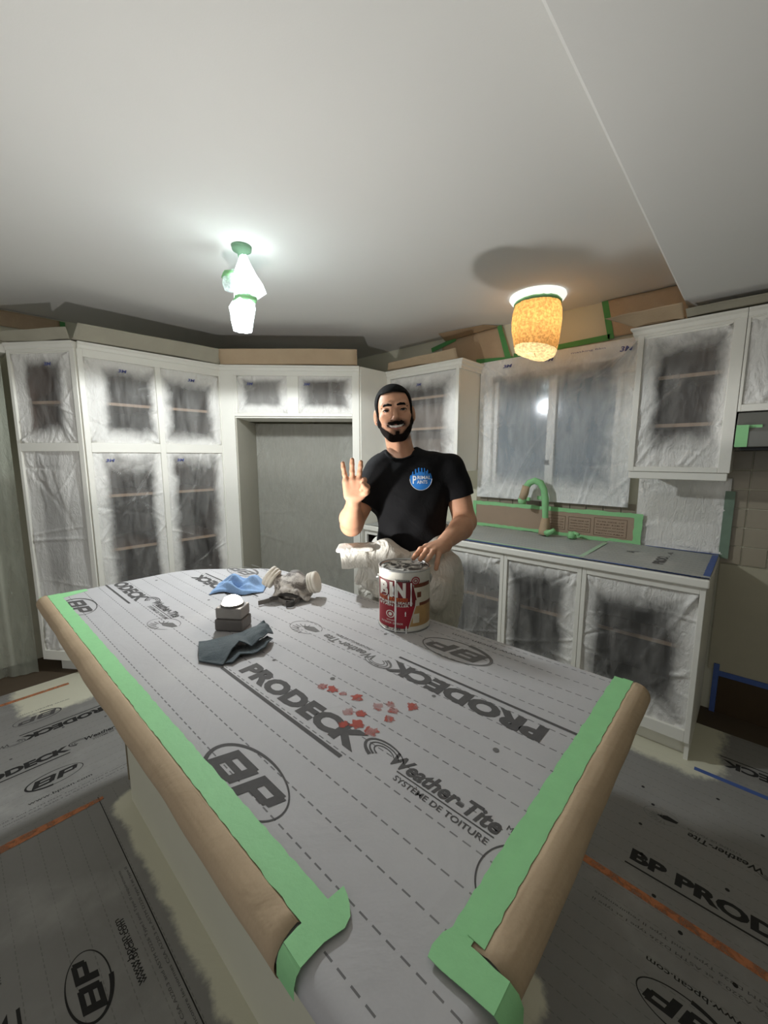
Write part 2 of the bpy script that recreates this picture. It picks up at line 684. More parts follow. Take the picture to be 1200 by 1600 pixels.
m.build('inner_lining', INNER, p)
frame_bar(p, 0, 0.022, 0.10, T - .04, 'stile'); frame_bar(p, 0.425, wE - .002, 0.10, T - .04, 'stile')
frame_bar(p, 0.022, 0.425, 2.078, T - .04, 'rail'); frame_bar(p, 0.022, 0.425, 1.487, 1.537, 'rail'); frame_bar(p, 0.022, 0.425, 0.10, 0.165, 'rail')
crown(p, wE, T)
MB().box(0.06, wE - .1, 0.05, 0.065, 0, 0.10).build('toe_kick', PAINT, p)
film(p, 0.022, 0.425, 1.537, 2.078, -0.006, 11, (0.50, 0.52, 0.30, 0.42, 1.0))
film(p, 0.022, 0.425, 0.165, 1.487, -0.006, 12, (0.42, 0.66, 0.20, 0.36, 0.45))
film_mark(p, 0.24, 2.0, -0.012)
MB().prism([(.03, .03), (wE - .05, .03), (QX + .014, QY - .03)], 1.78, 1.798).build('shelf', SHELFM, p)

# --- double pantry
p = thing('pantry_cabinet', 'wide double pantry cabinet with four film-covered openings beside the fridge alcove', 'cabinet', (-3.067, 0.623, 0), PI / 2)
wD, dD = 0.877, 0.64
carcass(p, wD, dD, 0.10, T)
o0 = 0.623
xs = [(0.646 - o0, 1.043 - o0), (1.077 - o0, 1.483 - o0)]
frame_bar(p, -0.006, xs[0][0], .10, T - .04, 'stile'); frame_bar(p, xs[0][1], xs[1][0], .10, 2.05, 'stile'); frame_bar(p, xs[1][1], wD, .10, T - .04, 'stile')
frame_bar(p, xs[0][0], xs[1][1], 2.05, T - .04, 'rail')
for (a, b) in xs:
    frame_bar(p, a, b, 1.48, 1.54, 'rail'); frame_bar(p, a, b, .10, .165, 'rail')
crown(p, wD, T)
MB().box(0, wD, 0.06, 0.08, 0, 0.10).build('toe_kick', PAINT, p)
film(p, xs[0][0], xs[0][1], 1.54, 2.05, -0.006, 21, (0.60, 0.50, 0.36, 0.40, 1.0)); film(p, xs[1][0], xs[1][1], 1.54, 2.05, -0.006, 22, (0.47, 0.48, 0.40, 0.40, 1.0))
film(p, xs[0][0], xs[0][1], .165, 1.48, -0.006, 23, (0.52, 0.60, 0.37, 0.38, 1.0)); film(p, xs[1][0], xs[1][1], .165, 1.48, -0.006, 24, (0.50, 0.58, 0.40, 0.42, 1.0))
for (a, b) in xs:
    film_mark(p, a + 0.18, 1.985, -0.014); film_mark(p, a + 0.07, 1.42, -0.014)
    for z in (1.78, 1.19, 0.83, 0.48):
        shelf(p, a, b, 0.60, z)

# --- refrigerator surround, set across the corner
FO = (-3.066, 1.5025)
p = thing('fridge_surround', 'white refrigerator surround with an empty alcove below two small cabinets', 'cabinet', (FO[0], FO[1], 0), PI / 4)
wF = 1.056
zo = 1.76
MB().box(0, 0.02, 0.0, 0.55, 0, T).build('side_panel', PAINT, p); MB().box(wF - .03, wF, 0.0, 0.35, 0, T).build('side_panel', PAINT, p)
carc = MB().box(0.022, wF - 0.032, 0.0, 0.35, zo - 0.012, zo + 0.005)
carc.box(0.022, wF - .032, 0.0, 0.35, T - .02, T).box(0.022, wF - .032, .33, .35, zo, T - .02).build('body', PAINT, p)
q = MB().box(0.022, wF - .032, .32, .329, zo + .006, T - .021).box(0.53, 0.56, 0.004, .319, zo + .006, T - .021)
q.box(0.022, 0.03, 0.004, .319, zo + .006, T - .021).box(wF - .04, wF - .033, 0.004, .319, zo + .006, T - .021).build('inner_lining', INNER, p)
frame_bar(p, 0.002, 0.102, 0, T - .04, 'stile'); frame_bar(p, 1.0, wF - .001, 0, T - .04, 'stile')
frame_bar(p, 0.102, 1.0, 2.06, T - .04, 'rail'); frame_bar(p, 0.102, 1.0, zo, 1.783, 'rail'); frame_bar(p, 0.505, 0.59, 1.783, 2.06, 'stile'); frame_bar(p, 0.102, 0.128, 1.783, 2.06, 'stile')
crown(p, wF, T)
film(p, 0.128, 0.505, 1.783, 2.06, -0.006, 31, (0.5, 0.55, 0.40, 0.36, 0.8))
film(p, 0.59, 1.0, 1.783, 2.06, -0.006, 32, (0.5, 0.55, 0.42, 0.38, 0.9))
film_mark(p, 0.2, 1.99, -0.016); film_mark(p, 0.63, 1.99, -0.016)
# alcove lining and the grey film that hangs down its back
lin = MB().box(0.10, 0.11, 0.0, 0.55, 0, zo - .013).box(0.11, 1.01, 0.55, 0.56, 0, zo - .013).box(1.01, 1.02, 0, .55, 0, zo - .013)
lin.build('alcove_lining', plain('alcove_paint', srgb(186, 183, 170), 0.7, 0.2, 0.03, 4), p)
film(p, 0.115, 1.005, 0.05, zo - .02, 0.52, 33, (0.4, 0.6, 0.5, 0.5, 0.8), FILMG, 0.014, 40, 0.012, 'drop_film', bias=1.1)
# --- its right-hand end panel, running back to the corner cabinet
o = MB().box(-2.32, -2.30, 2.245, 2.89, 0, T).build('end_panel', PAINT, bevel=0.002)
tag(o, 'tall off-white end panel between the fridge alcove and the corner wall cabinet', 'panel')

# --- corner wall cabinet
p = thing('wall_cabinet', 'white wall cabinet with film over its shelves just behind the man', 'cabinet', (-2.298, 2.56, 0), 0)
wC = 0.688
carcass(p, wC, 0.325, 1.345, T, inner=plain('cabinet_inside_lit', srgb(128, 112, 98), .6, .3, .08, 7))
frame_bar(p, 0.0, 0.038, 1.345, T - .04, 'stile'); frame_bar(p, 0.662, wC, 1.345, T - .04, 'stile'); frame_bar(p, 0.038, .662, 2.072, T - .04, 'rail'); frame_bar(p, 0.038, .662, 1.345, 1.385, 'rail')
crown(p, wC, T, right_ret=0.32)
film(p, 0.038, 0.662, 1.385, 2.072, -0.006, 41, (0.45, 0.5, 0.46, 0.43, 1.0))
for z in (1.895, 1.66):
    shelf(p, 0.02, 0.668, 0.30, z)
film_mark(p, 0.3, 1.99, -0.014)

# --- right wall cabinet
YU = 2.615
p = thing('wall_cabinet', 'white wall cabinet with wrinkled film hanging right of the window', 'cabinet', (-0.532, YU, 0), 0)
wR = 0.437
carcass(p, wR, 0.273, 1.375, T)
frame_bar(p, 0, 0.028, 1.375, T - .04, 'stile'); frame_bar(p, 0.39, wR, 1.375, T - .04, 'stile'); frame_bar(p, 0.028, .39, 2.082, T - .04, 'rail'); frame_bar(p, 0.028, .39, 1.375, 1.40, 'rail')
crown(p, wR, T, left_ret=0.27)
MB().box(0.005, .43, -0.012, 0.012, 1.335, 1.374).build('light_rail', PAINT, p, bevel=.004)
film(p, 0.028, 0.39, 1.40, 2.082, -0.006, 51, (0.54, 0.56, 0.40, 0.40, 1.0), bias=1.0)
for z in (1.86, 1.61):
    shelf(p, 0.02, 0.417, 0.255, z)

# --- hood cabinet at the frame's edge
p = thing('wall_cabinet', 'short wall cabinet above the covered range hood at the right edge', 'cabinet', (-0.093, YU, 0), 0)
carcass(p, 0.76, 0.273, 1.668, T)
frame_bar(p, 0, 0.012, 1.668, T - .04, 'stile'); frame_bar(p, .37, .39, 1.70, 2.09, 'stile'); frame_bar(p, .74, .76, 1.668, T - .04, 'stile'); frame_bar(p, 0.012, .74, 2.09, T - .04, 'rail'); frame_bar(p, 0.012, .74, 1.668, 1.70, 'rail')
crown(p, 0.76, T)
film(p, 0.012, 0.37, 1.70, 2.09, -0.006, 61, (0.62, 0.5, 0.4, 0.4, 1.0)); film(p, 0.39, 0.74, 1.70, 2.09, -0.006, 62, (0.5, 0.5, 0.4, 0.4, 1.0))
p = thing('range_hood', 'grey range hood wrapped in film with a strip of green tape', 'hood', (-0.088, 0, 0), 0)
HOODM = plain('hood_grey', srgb(118, 118, 112), .45, .4, .08, 8)
m = MB(); m.loft([[(0, 2.52, 1.50), (0, 2.88, 1.50), (0, 2.88, 1.662), (0, 2.60, 1.662), (0, 2.52, 1.57)], [(.75, 2.52, 1.50), (.75, 2.88, 1.50), (.75, 2.88, 1.662), (.75, 2.60, 1.662), (.75, 2.52, 1.57)]])
m.build('hood_body', HOODM, p, bevel=.004)
MB().box(.02, .73, 2.54, 2.87, 1.485, 1.499).build('filter_tray', BLACKRUB, p)
MB().box(0.001, 0.045, 2.515, 2.519, 1.50, 1.60).build('tape', GREEN, p); MB().box(0.045, 0.09, 2.535, 2.566, 1.585, 1.60).build('tape', GREEN, p)

# --- base cabinets (three units in view, one more in the corner behind the man)
YBASE = 2.29
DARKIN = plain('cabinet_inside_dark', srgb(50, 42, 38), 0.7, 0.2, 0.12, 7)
units = [(-2.29, -1.64, 'corner base cabinet hidden behind the man beside the fridge panel', None),
         (-1.638, -1.088, 'base cabinet with film-covered opening right behind the paint can', (0.6, 0.5, 0.5, 0.42, 0.9)),
         (-1.086, -0.64, 'middle base cabinet with a film-covered opening below the faucet', (0.45, 0.52, 0.42, 0.42, 1.0)),
         (-0.638, -0.115, 'end base cabinet with a wide film-covered opening at the right end of the counter', (0.48, 0.5, 0.42, 0.40, 1.0))]
for k, (x0, x1, lab, cl) in enumerate(units):
    p = thing('base_cabinet', lab, 'cabinet', (x0, YBASE, 0), 0)
    wd = x1 - x0
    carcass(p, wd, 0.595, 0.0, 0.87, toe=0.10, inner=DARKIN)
    frame_bar(p, 0, 0.022, .10, .868, 'stile'); frame_bar(p, wd - .022, wd, .10, .868, 'stile'); frame_bar(p, .022, wd - .022, .835, .868, 'rail'); frame_bar(p, .022, wd - .022, .10, .16, 'rail')
    if cl:
        film(p, 0.022, wd - .022, .16, .835, -0.006, 70 + k, cl)
        shelf(p, 0.02, wd - .02, 0.40, 0.47, 0.2)

# --- counter and its coverings
o = MB().box(-2.29, -0.105, 2.25, 2.885, 0.871, 0.91).build('countertop', PAINT, bevel=0.006)
tag(o, 'long white kitchen countertop under the window', 'countertop')
# ------------------------------------------------------------------ printed roofing underlayment


def bp_logo(parent, cx, cy, rot, z, mat, k=1.0, sheen=1.0):
    c, s = math.cos(rot), math.sin(rot)

    def P(u, v):
        return cx + (u * c - v * s) * k, cy + (u * s + v * c) * k
    arc_band(cx, cy, .104 * k, .050 * k, math.radians(62), math.radians(262), .003, .012 * k, z, rot).build('printed_ring', mat, parent)
    arc_band(cx, cy, .104 * k, .050 * k, math.radians(-98), math.radians(62), .012 * k * .3, .003, z, rot).build('printed_ring', mat, parent)
    m = MB()
    for (a0, a1, b0, b1) in ((-.078, -.056, -.026, .026), (-.056, -.008, -.026, -.014), (-.056, -.008, -.005, .005), (-.056, -.008, .014, .026), (-.020, .0, -.022, .022),
                             (.010, .032, -.026, .026), (.032, .072, .014, .026), (.032, .072, -.008, .003), (.062, .080, -.004, .022)):
        b_ = len(m.v)
        for (u, v) in ((a0, b0), (a1, b0), (a1, b1), (a0, b1)):
            m.v.append((*P(u + .35 * v, v), z + len(m.f) * 2e-6))
        m.f.append([b_, b_ + 1, b_ + 2, b_ + 3])
    m.build('printed_lettering', mat, parent)


def swirl(parent, cx, cy, rot, z, mat):
    for a, b, wd in ((.045, .022, .007), (.034, .016, .004), (.023, .011, .003)):
        arc_band(cx, cy, a, b, math.radians(20), math.radians(250), .0015, wd, z, rot, 24).build('printed_swirl', mat, parent)


def dot(parent, x, y, z, mat, r=.008):
    m = MB()
    m.v = [(x + r * math.cos(2 * PI * i / 14), y + r * math.sin(2 * PI * i / 14), z) for i in range(14)]
    m.f = [list(range(14))]
    m.build('printed_dot', mat, parent)


def house_icon(parent, cx, cy, rot, z, mat):
    """the small emblem: a dark shingle over a ring of rays"""
    c, s = math.cos(rot), math.sin(rot)
    m = MB()
    pts = [(-.035, .0), (.0, .016), (.038, .004), (.03, -.008), (-.01, -.012)]
    m.v = [(cx + a * c - b * s, cy + a * s + b * c, z) for a, b in pts]
    m.f = [list(range(5))]
    m.build('printed_emblem', mat, parent)
    arc_band(cx - .02 * c, cy - .02 * s, .06, .038, 0.2, 5.6, .0016, .0016, z, rot, 30).build('printed_ring', INKF, parent)
    q = MB()
    for i in range(9):
        a = math.radians(100 + 22 * i)
        dx, dy = math.cos(a), math.sin(a)
        p0 = (-.012 + dx * .022, -.012 + dy * .014); p1 = (-.012 + dx * .05, -.012 + dy * .03)
        nx, ny = -dy * .0013, dx * .0013
        b = len(q.v)
        for (u, v) in ((p0[0] - nx, p0[1] - ny), (p1[0] - nx, p1[1] - ny), (p1[0] + nx, p1[1] + ny), (p0[0] + nx, p0[1] + ny)):
            q.v.append((cx + u * c - v * s, cy + u * s + v * c, z))
        q.f.append([b, b + 1, b + 2, b + 3])
    q.build('printed_rays', INKF, parent)


def bar(parent, x0, x1, y0, y1, z, mat, name='printed_rule'):
    m = MB()
    m.v = [(x0, y0, z), (x1, y0, z), (x1, y1, z), (x0, y1, z)]
    m.f = [[0, 1, 2, 3]]
    return m.build(name, mat, parent)


def pattern(parent, u0, v0, z, mat=INK, mat2=INKF, clip=None, only=None):
    """one repeat of the product print; (u0,v0) is where the big upright word starts"""
    def ok(u, v):
        return clip is None or (clip[0] <= u0 + u <= clip[1] and clip[2] <= v0 + v <= clip[3])
    if ok(0, 0) and ok(.41, .05):
        lettering('PRODECK', u0, v0, .412, .052, 0, z, mat, parent, 0.06)
        bar(parent, u0 - .045, u0 + .405, v0 - .024, v0 - .016, z, mat)
    if ok(.45, .06) and ok(.70, 0):
        swirl(parent, u0 + .455, v0 + .038, -.1, z, mat)
        lettering('Weather-Tite', u0 + .475, v0 + .026, .205, .030, 0, z, mat, parent, 0.03, 0.2)
        lettering('MD', u0 + .685, v0 + .045, .018, .009, 0, z, mat, parent)
        bar(parent, u0 + .50, u0 + .678, v0 + .0205, v0 + .0225, z, mat)
        lettering('SYSTÈME DE TOITURE', u0 + .505, v0 + .004, .17, .0135, 0, z, mat, parent, 0.01)
    if ok(.22, -.22) and ok(.43, -.12):
        bp_logo(parent, u0 + .325, v0 - .160, 0, z, mat)
    if ok(.22, -.28) and ok(.45, -.26):
        lettering('www.bpcan.com', u0 + .217, v0 - .280, .225, .021, 0, z, mat, parent, 0.01)
        lettering('Meets CSA A220.3 and ASTM D226 Type I and Type II requirements', u0 + .0, v0 - .315, .62, .010, 0, z, mat2, parent)
        lettering('Rencontre les normes CSA A220.3 et ASTM D226 type I et type II', u0 + .0, v0 - .335, .62, .010, 0, z, mat2, parent)
    if ok(.65, .30) and ok(.28, .25):
        lettering('PRODECK', u0 + .650, v0 + .303, .395, .052, PI, z, mat, parent, 0.06)
        bar(parent, u0 + .250, u0 + .70, v0 + .319, v0 + .326, z, mat)
    if ok(.21, .31) and ok(-.05, .25):
        swirl(parent, u0 + .222, v0 + .268, PI - .1, z, mat2)
        lettering('Weather-Tite', u0 + .205, v0 + .286, .205, .027, PI, z, mat2, parent, 0.02, 0.2)
        lettering('ROOFING SYSTEM', u0 + .165, v0 + .306, .14, .010, PI, z, mat2, parent)
    if ok(.24, .5) and ok(.44, .4):
        bp_logo(parent, u0 + .34, v0 + .453, PI, z, mat2)
    if ok(.26, .53) and ok(.48, .5):
        lettering('www.bpcan.com', u0 + .50, v0 + .548, .225, .018, PI, z, mat2, parent)
    if ok(-.12, .32) and ok(0, .24):
        house_icon(parent, u0 - .066, v0 + .272, 0.1, z, mat2)
    if ok(-.5, -.05) and ok(-.4, 0):
        house_icon(parent, u0 - .42, v0 - .012, 0.3, z, mat2)
    for (a, b) in ((-.08, .03), (.02, .09), (.20, .135), (.42, .24), (.60, .18), (.13, .40), (.72, .21), (-.2, .16), (-.3, .33)):
        if ok(a, b):
            dot(parent, u0 + a, v0 + b, z, mat2, rnd.uniform(.0045, .007))


# ------------------------------------------------------------------ kitchen island
IX0, IX1, IY0, IY1, IZ = -1.945, -0.135, 0.196, 1.045, 0.93
BEV = 0.024
p = thing('kitchen_island', 'cream painted island base below the paper-covered island top', 'island', (-1.0, 0.66, 0))
MB().box(-.84, .66, -.25, .27, 0.001, IZ - .064).build('base_body', WALLP, p, bevel=.004)
MB().box(-.83, .65, -.24, .26, IZ - .0635, IZ - .0625).build('top_cleat', WALLP, p)
MB().box(-.842, -.836, -.255, -.2505, 0.10, IZ - .07).build('corner_line', plain('corner_line_brown', srgb(150, 140, 120), .7, .2), p)  # thin darker strip drawing the line of the base's corner edge


def island_outline(inset=0.0, clip_far=0.30, n=5, r=0.03):
    x0, x1, y0, y1 = IX0 + inset, IX1 - inset, IY0 + inset, IY1 - inset
    c = clip_far
    corners = [((x0, y0), r), ((x1, y0), r), ((x1, y1), r), ((x0 + c, y1), .12), ((x0, y1 - c), .12)]
    out = []
    m = len(corners)
    for i, (P, rad) in enumerate(corners):
        A = Vector(corners[i - 1][0]); B = Vector(corners[(i + 1) % m][0]); P = Vector(P)
        da = (A - P).normalized(); db = (B - P).normalized()
        rad = max(0.002, rad - inset)
        for k in range(n + 1):
            t = k / n
            q = (P + da * rad) * (1 - t) ** 2 + P * 2 * t * (1 - t) + (P + db * rad) * t ** 2
            out.append((q.x, q.y))
    return out


def bullnose_loft(r, z_top, thick, off=0.0):
    rings = []
    base = island_outline(0)
    steps = 8
    for k in range(steps + 1):
        a = PI / 2 * k / steps
        rings.append((BEV * (1 - math.cos(PI / 2 - a)) if False else BEV * (1 - math.sin(PI / 2 - a) * 0 - math.cos(a) * 0), a))
    return rings


rings = []
for k in range(9):            # rounded edge from the underside up to the top
    a = -PI / 2 + PI * k / 8
    inset = BEV * (1 - math.cos(a)); zz = IZ - BEV + BEV * math.sin(a)
    rings.append([(x, y, zz) for x, y in island_outline(inset)])
top = MB().loft(rings).build('island_countertop', plain('island_laminate', srgb(170, 160, 146), .5, .4), smooth=True)
tag(top, 'long island countertop with rounded edges hidden under grey roofing paper', 'countertop')

# the grey sheet taped over the top; it folds down over the edges
e = 0.0025
rings = []
for (inset, dz) in ((BEV * .5, -BEV * 2 - .012), (BEV * .1, -BEV * 1.6), (0.0 - e, -BEV), (BEV * .08 - e, -BEV * .61), (BEV * .3 - e, -BEV * .28), (BEV * .62 - e, -BEV * .07), (BEV, 0.0)):
    rings.append([(x, y, IZ + dz + e) for x, y in island_outline(inset)])
m = MB().loft(rings, cap=False)
nb = len(rings[0]); last = (len(rings) - 1) * nb
m.f.append([last + i for i in range(nb)])
cover = m.build('underlayment_cover', PAPER_TOP, smooth=True)
tag(cover, 'grey printed roofing paper taped flat over the whole island top', 'paper sheet')
zt = IZ + e + 0.0006
clipT = (IX0 + .01, IX1 - .01, IY0 + .005, IY1 - .01)
pattern(cover, -.90, .447, zt, clip=clipT)
pattern(cover, -2.045, .44, zt, clip=clipT)
lettering('ODECK', -1.925, .432, .30, .050, 0, zt, INK, cover, .05); bar(cover, -1.93, -1.62, .408, .415, zt, INK)
arc_band(-.17, .43, .05, .055, math.radians(110), math.radians(250), .002, .002, zt, 0).build('printed_ring', INK, cover)
# red paint dabs dropped across the print
REDP = worn_tape('red_paint_dabs', srgb(178, 88, 76))
for (x, y, r1) in ((-.692, .545, .016), (-.665, .553, .017), (-.635, .558, .012), (-.602, .569, .018), (-.578, .522, .017), (-.556, .535, .016), (-.545, .575, .016), (-.53, .60, .014), (-.535, .505, .019), (-.50, .56, .016), (-.512, .588, .015), (-.50, .51, .018), (-.49, .625, .018), (-.555, .488, .014)):
    mm = MB()
    rr = random.Random(int(x * -9999 + y * 777))
    mm.v = [(x + r1 * rr.uniform(.45, 1.05) * math.cos(2 * PI * i / 22), y + r1 * rr.uniform(.4, .95) * math.sin(2 * PI * i / 22), zt + .0004) for i in range(22)]
    mm.f = [list(range(22))]
    mm.build('red_paint_dab', REDP, cover)

# brown paper rolled over the long left edge and over the right end


def edge_wrap(name, label, axis, a0, a1, inner, outer, drop, seed, lift=0.0055):
    """profile swept along an edge. axis 'x': runs along X at the y=IY0 edge; axis 'y': along Y at the x=IX1 edge"""
    r = random.Random(seed)
    n = int((a1 - a0) / 0.02)
    prof = []
    R = BEV + lift
    sgn = 1
    flat = abs(inner - outer) - BEV
    for k in range(5):
        prof.append((flat * (1 - k / 4), (R - BEV) * .25 * (1 + 3 * (k / 4) ** 2)))       # (distance inwards from the bullnose start, height over IZ)
    for k in range(1, 11):
        a = PI / 2 + PI * .93 * k / 10
        prof.append((R * math.cos(a), -BEV + R * math.sin(a)))
    ph = [r.uniform(0, 6) for _ in range(6)]

    def fn(u, v):
        t = a0 + (a1 - a0) * u
        i = v * (len(prof) - 1)
        k = min(int(i), len(prof) - 2); f = i - k
        d = prof[k][0] * (1 - f) + prof[k + 1][0] * f
        h = prof[k][1] * (1 - f) + prof[k + 1][1] * f
        bulge = 1 + .10 * math.sin(7 * t + ph[0]) + .06 * math.sin(19 * t + ph[1]) + .04 * math.sin(41 * t + ph[2] + 3 * v)
        if v > .32:
            w = min(1, (v - .32) * 4)
            d = d - (bulge - .9) * .012 * w
        h += .0006 + .0012 * math.sin(23 * t + ph[3]) * (v > .25)
        if axis == 'x':
            return (t, IY0 + BEV + d, IZ + e + h)
        return (IX1 - BEV - d, t, IZ + e + h)
    o = grid_obj(name, fn, n, 40, KRAFT, thick=.0006)
    return tag(o, label, 'paper')


edge_wrap('kraft_edge_wrap', 'brown kraft paper rolled over the long left edge of the island', 'x', -1.93, -.335, .225, IY0, 0, 5)
edge_wrap('kraft_edge_wrap', 'brown kraft paper rolled over the right end edge of the island', 'y', .335, 1.04, IX1, IX1 - .045, 0, 6)


def tape_strip(name, label, poly, z, seed, mat=GREEN, cat='tape', th=.0007):
    """flat strip with slightly torn ends; poly: outline in XY"""
    m = MB().prism(poly, z, z + th)
    return tag(m.build(name, mat), label, cat)


def ragged(x0, x1, y0, y1, along, seed, amp=.0012, step=.012):
    r = random.Random(seed)
    pts = []
    if along == 'x':
        n = int(abs(x1 - x0) / step)
        pts += [(x0 + (x1 - x0) * i / n, y0 + r.uniform(-amp, amp)) for i in range(n + 1)]
        pts += [(x1 - (x1 - x0) * i / n, y1 + r.uniform(-amp, amp)) for i in range(n + 1)]
    else:
        n = int(abs(y1 - y0) / step)
        pts += [(x1 + r.uniform(-amp, amp), y0 + (y1 - y0) * i / n) for i in range(n + 1)]
        pts += [(x0 + r.uniform(-amp, amp), y1 - (y1 - y0) * i / n) for i in range(n + 1)]
    return pts


zk = IZ + e + .0040
L = ragged(-1.925, -.322, .2235, .260, 'x', 3)
k = [i for i, q in enumerate(L) if q[0] >= -.301]
tape_strip('masking_tape', 'long green masking tape strip sealing the paper along the island left edge', L, zk, 1)
# the torn crossing piece at its near end, folded over the edge
poly = [(-.331, .217), (-.329, .240), (-.328, .258), (-.3255, .282), (-.314, .278), (-.305, .273), (-.295, .265), (-.291, .253), (-.2975, .229), (-.298, .214), (-.298, .198), (-.330, .199)]
tape_strip('masking_tape', 'short torn piece of green tape across the near end of the left strip', poly, zk + .0010, 2)
mm = MB()
rr_ = [(x, y, z) for x in (-.330, -.298) for (y, z) in ((.1985, zk + .001), (.1925, zk - .004), (.1895, zk - .014), (.189, zk - .03))]
mm.v = rr_; mm.f = [[i, i + 4, i + 5, i + 1] for i in range(3)]
tag(mm.build('masking_tape', GREEN, smooth=True), 'green tape flap folded down over the island left edge', 'tape')
tape_strip('masking_tape', 'wide green masking tape strip along the right end of the island top', ragged(-.2045, -.178, .325, 1.041, 'y', 4), zk, 3)
tape_strip('masking_tape', 'second green tape strip overlapping the kraft paper on the right end', ragged(-.186, -.166, .34, 1.043, 'y', 9), zk + .0008, 4)
poly = [(-.207, .294), (-.210, .306), (-.208, .323), (-.203, .334), (-.188, .332), (-.170, .333), (-.150, .332), (-.134, .333), (-.134, .299), (-.16, .297), (-.19, .294)]
tape_strip('masking_tape', 'short green tape piece closing the near corner of the right strip', poly, zk + .0016, 5)
mm = MB()
mm.v = [(x, y, z) for y in (.299, .333) for (x, z) in ((-.134, zk + .0016), (-.1245, zk - .003), (-.119, zk - .014), (-.1185, zk - .045))]
mm.f = [[i, i + 1, i + 5, i + 4] for i in range(3)]
tag(mm.build('masking_tape', GREEN, smooth=True), 'green tape flap folded down over the right end of the island', 'tape')
tape_strip('masking_tape', 'small green tape patch at the far left corner of the island top', [(-1.94, .20), (-1.93, .345), (-1.9, .345), (-1.87, .262), (-1.87, .224), (-1.92, .21)], zk - .004, 6)

# ------------------------------------------------------------------ floor sheets


def floor_sheet(label, loc, rot, u0, u1, v0, v1, z):
    m = MB().box(u0, u1, v0, v1, z, z + .0008)
    o = m.build('floor_underlayment', PAPER_FLOOR)
    o.location = (loc[0], loc[1], 0)
    o.rotation_euler = (0, 0, rot)
    return tag(o, label, 'paper sheet', 'roofing paper sheets on the floor')


# sheet across the far left, print running along Y (reading +Y, letters' tops towards -X)
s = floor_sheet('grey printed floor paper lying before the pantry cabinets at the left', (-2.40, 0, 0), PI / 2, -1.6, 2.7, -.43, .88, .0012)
zf = .0024
pattern(s, -.112, 0, zf, INKD, INK); pattern(s, -1.15, 0, zf, INKD, INK, clip=(-1.55, 2.6, -.42, .8))
o = MB().box(-.6, .42, .735, .765, zf, zf + .0004).build('tape_line', ORANGE, s)
# sheet beside the island, print upside down along X
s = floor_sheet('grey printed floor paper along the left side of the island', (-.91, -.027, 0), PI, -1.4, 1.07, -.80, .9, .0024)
pattern(s, 0, 0, .0036, INKD, INK, clip=(-1.4, 1.0, -.7, .9)); bar(s, -1.2, 1.05, -.343, -.340, .0036, INKD)
lettering('www.bpcan.com', .217, -.27, .235, .021, 0, .0036, INKD, s, 0.01)
o = MB().prism([(-1.955, -.5), (-1.925, -.5), (-1.925, .1), (-1.93, .33), (-1.95, .33), (-1.965, .05)], .0042, .0048).build('floor_tape', ORANGE)
tag(o, 'worn orange tape seam between the floor sheets left of the island', 'tape')
# sheet right of the island
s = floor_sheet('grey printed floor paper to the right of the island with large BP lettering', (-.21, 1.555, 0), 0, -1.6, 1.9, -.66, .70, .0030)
lettering('BP PRODECK', 0, 0, .60, .055, 0, .0042, INKD, s, 0.05)
bar(s, -.01, .62, -.026, -.019, .0042, INKD)
lettering('www.bpcan.com', .33, -.292, .225, .021, PI, .0042, INKD, s, 0.01)
bp_logo(s, .2, -.385, PI, .0042, INKD)
lettering('Meets CSA A220.3 and ASTM D226 Type I and Type II requirements', .62, -.20, .68, .012, PI, .0042, INK, s)
lettering('Rencontre les normes CSA A220.3 et ASTM D226 type I et type II', .62, -.225, .68, .012, PI, .0042, INK, s)
swirl(s, .385, .255, PI - .1, .0042, INKD); lettering('Weather-Tite', .36, .275, .215, .028, PI, .0042, INKD, s, 0.02, .2); lettering('SYSTÈME DE TOITURE', .3, .295, .16, .011, PI, .0042, INK, s)
house_icon(s, .075, .29, .1, .0042, INKD)
for (a, b) in ((-.03, .41), (.02, .33), (.0, .19), (.03, .05), (.09, -.09), (.17, -.16), (.3, -.21), (.27, .10), (.22, .55), (.36, .45)):
    dot(s, a, b, .0042, INKD, .0065)
MB().prism([(-.16, -.122), (.6, -.147), (.6, -.118), (-.16, -.092)], .0042, .0048).build('tape_line', ORANGE, s)
s = floor_sheet('grey printed floor paper under the end base cabinet at the right', (-.2, 2.37, 0), 0, -2.0, 1.9, -.13, .30, .0038)
lettering('PRODECK', .62, .05, .41, .055, PI, .0050, INKD, s, .045); bar(s, .2, .66, .066, .072, .0050, INKD)
MB().box(.115, .7, -.13, -.105, .0050, .0056).build('tape_line', BLUE, s)
s = floor_sheet('grey floor paper between the camera side and the island end', (-.2, .3, 0), 0, -.25, 2.1, -.9, .62, .0018)
s = floor_sheet('grey floor paper in the aisle between island and counter', (-1.6, 1.6, 0), 0, -.85, .1, -.6, .63, .0006)
# ------------------------------------------------------------------ window behind film
def lamp_light(name, typ, loc, power, color, radius, parent=None, **kw):
    d = bpy.data.lights.new(name, typ)
    d.energy = power
    d.color = color
    d.shadow_soft_size = radius
    for k, v in kw.items():
        setattr(d, k, v)
    o = bpy.data.objects.new(name, d)
    COL.objects.link(o)
    o.location = loc
    if parent:
        o.parent = parent
    return o


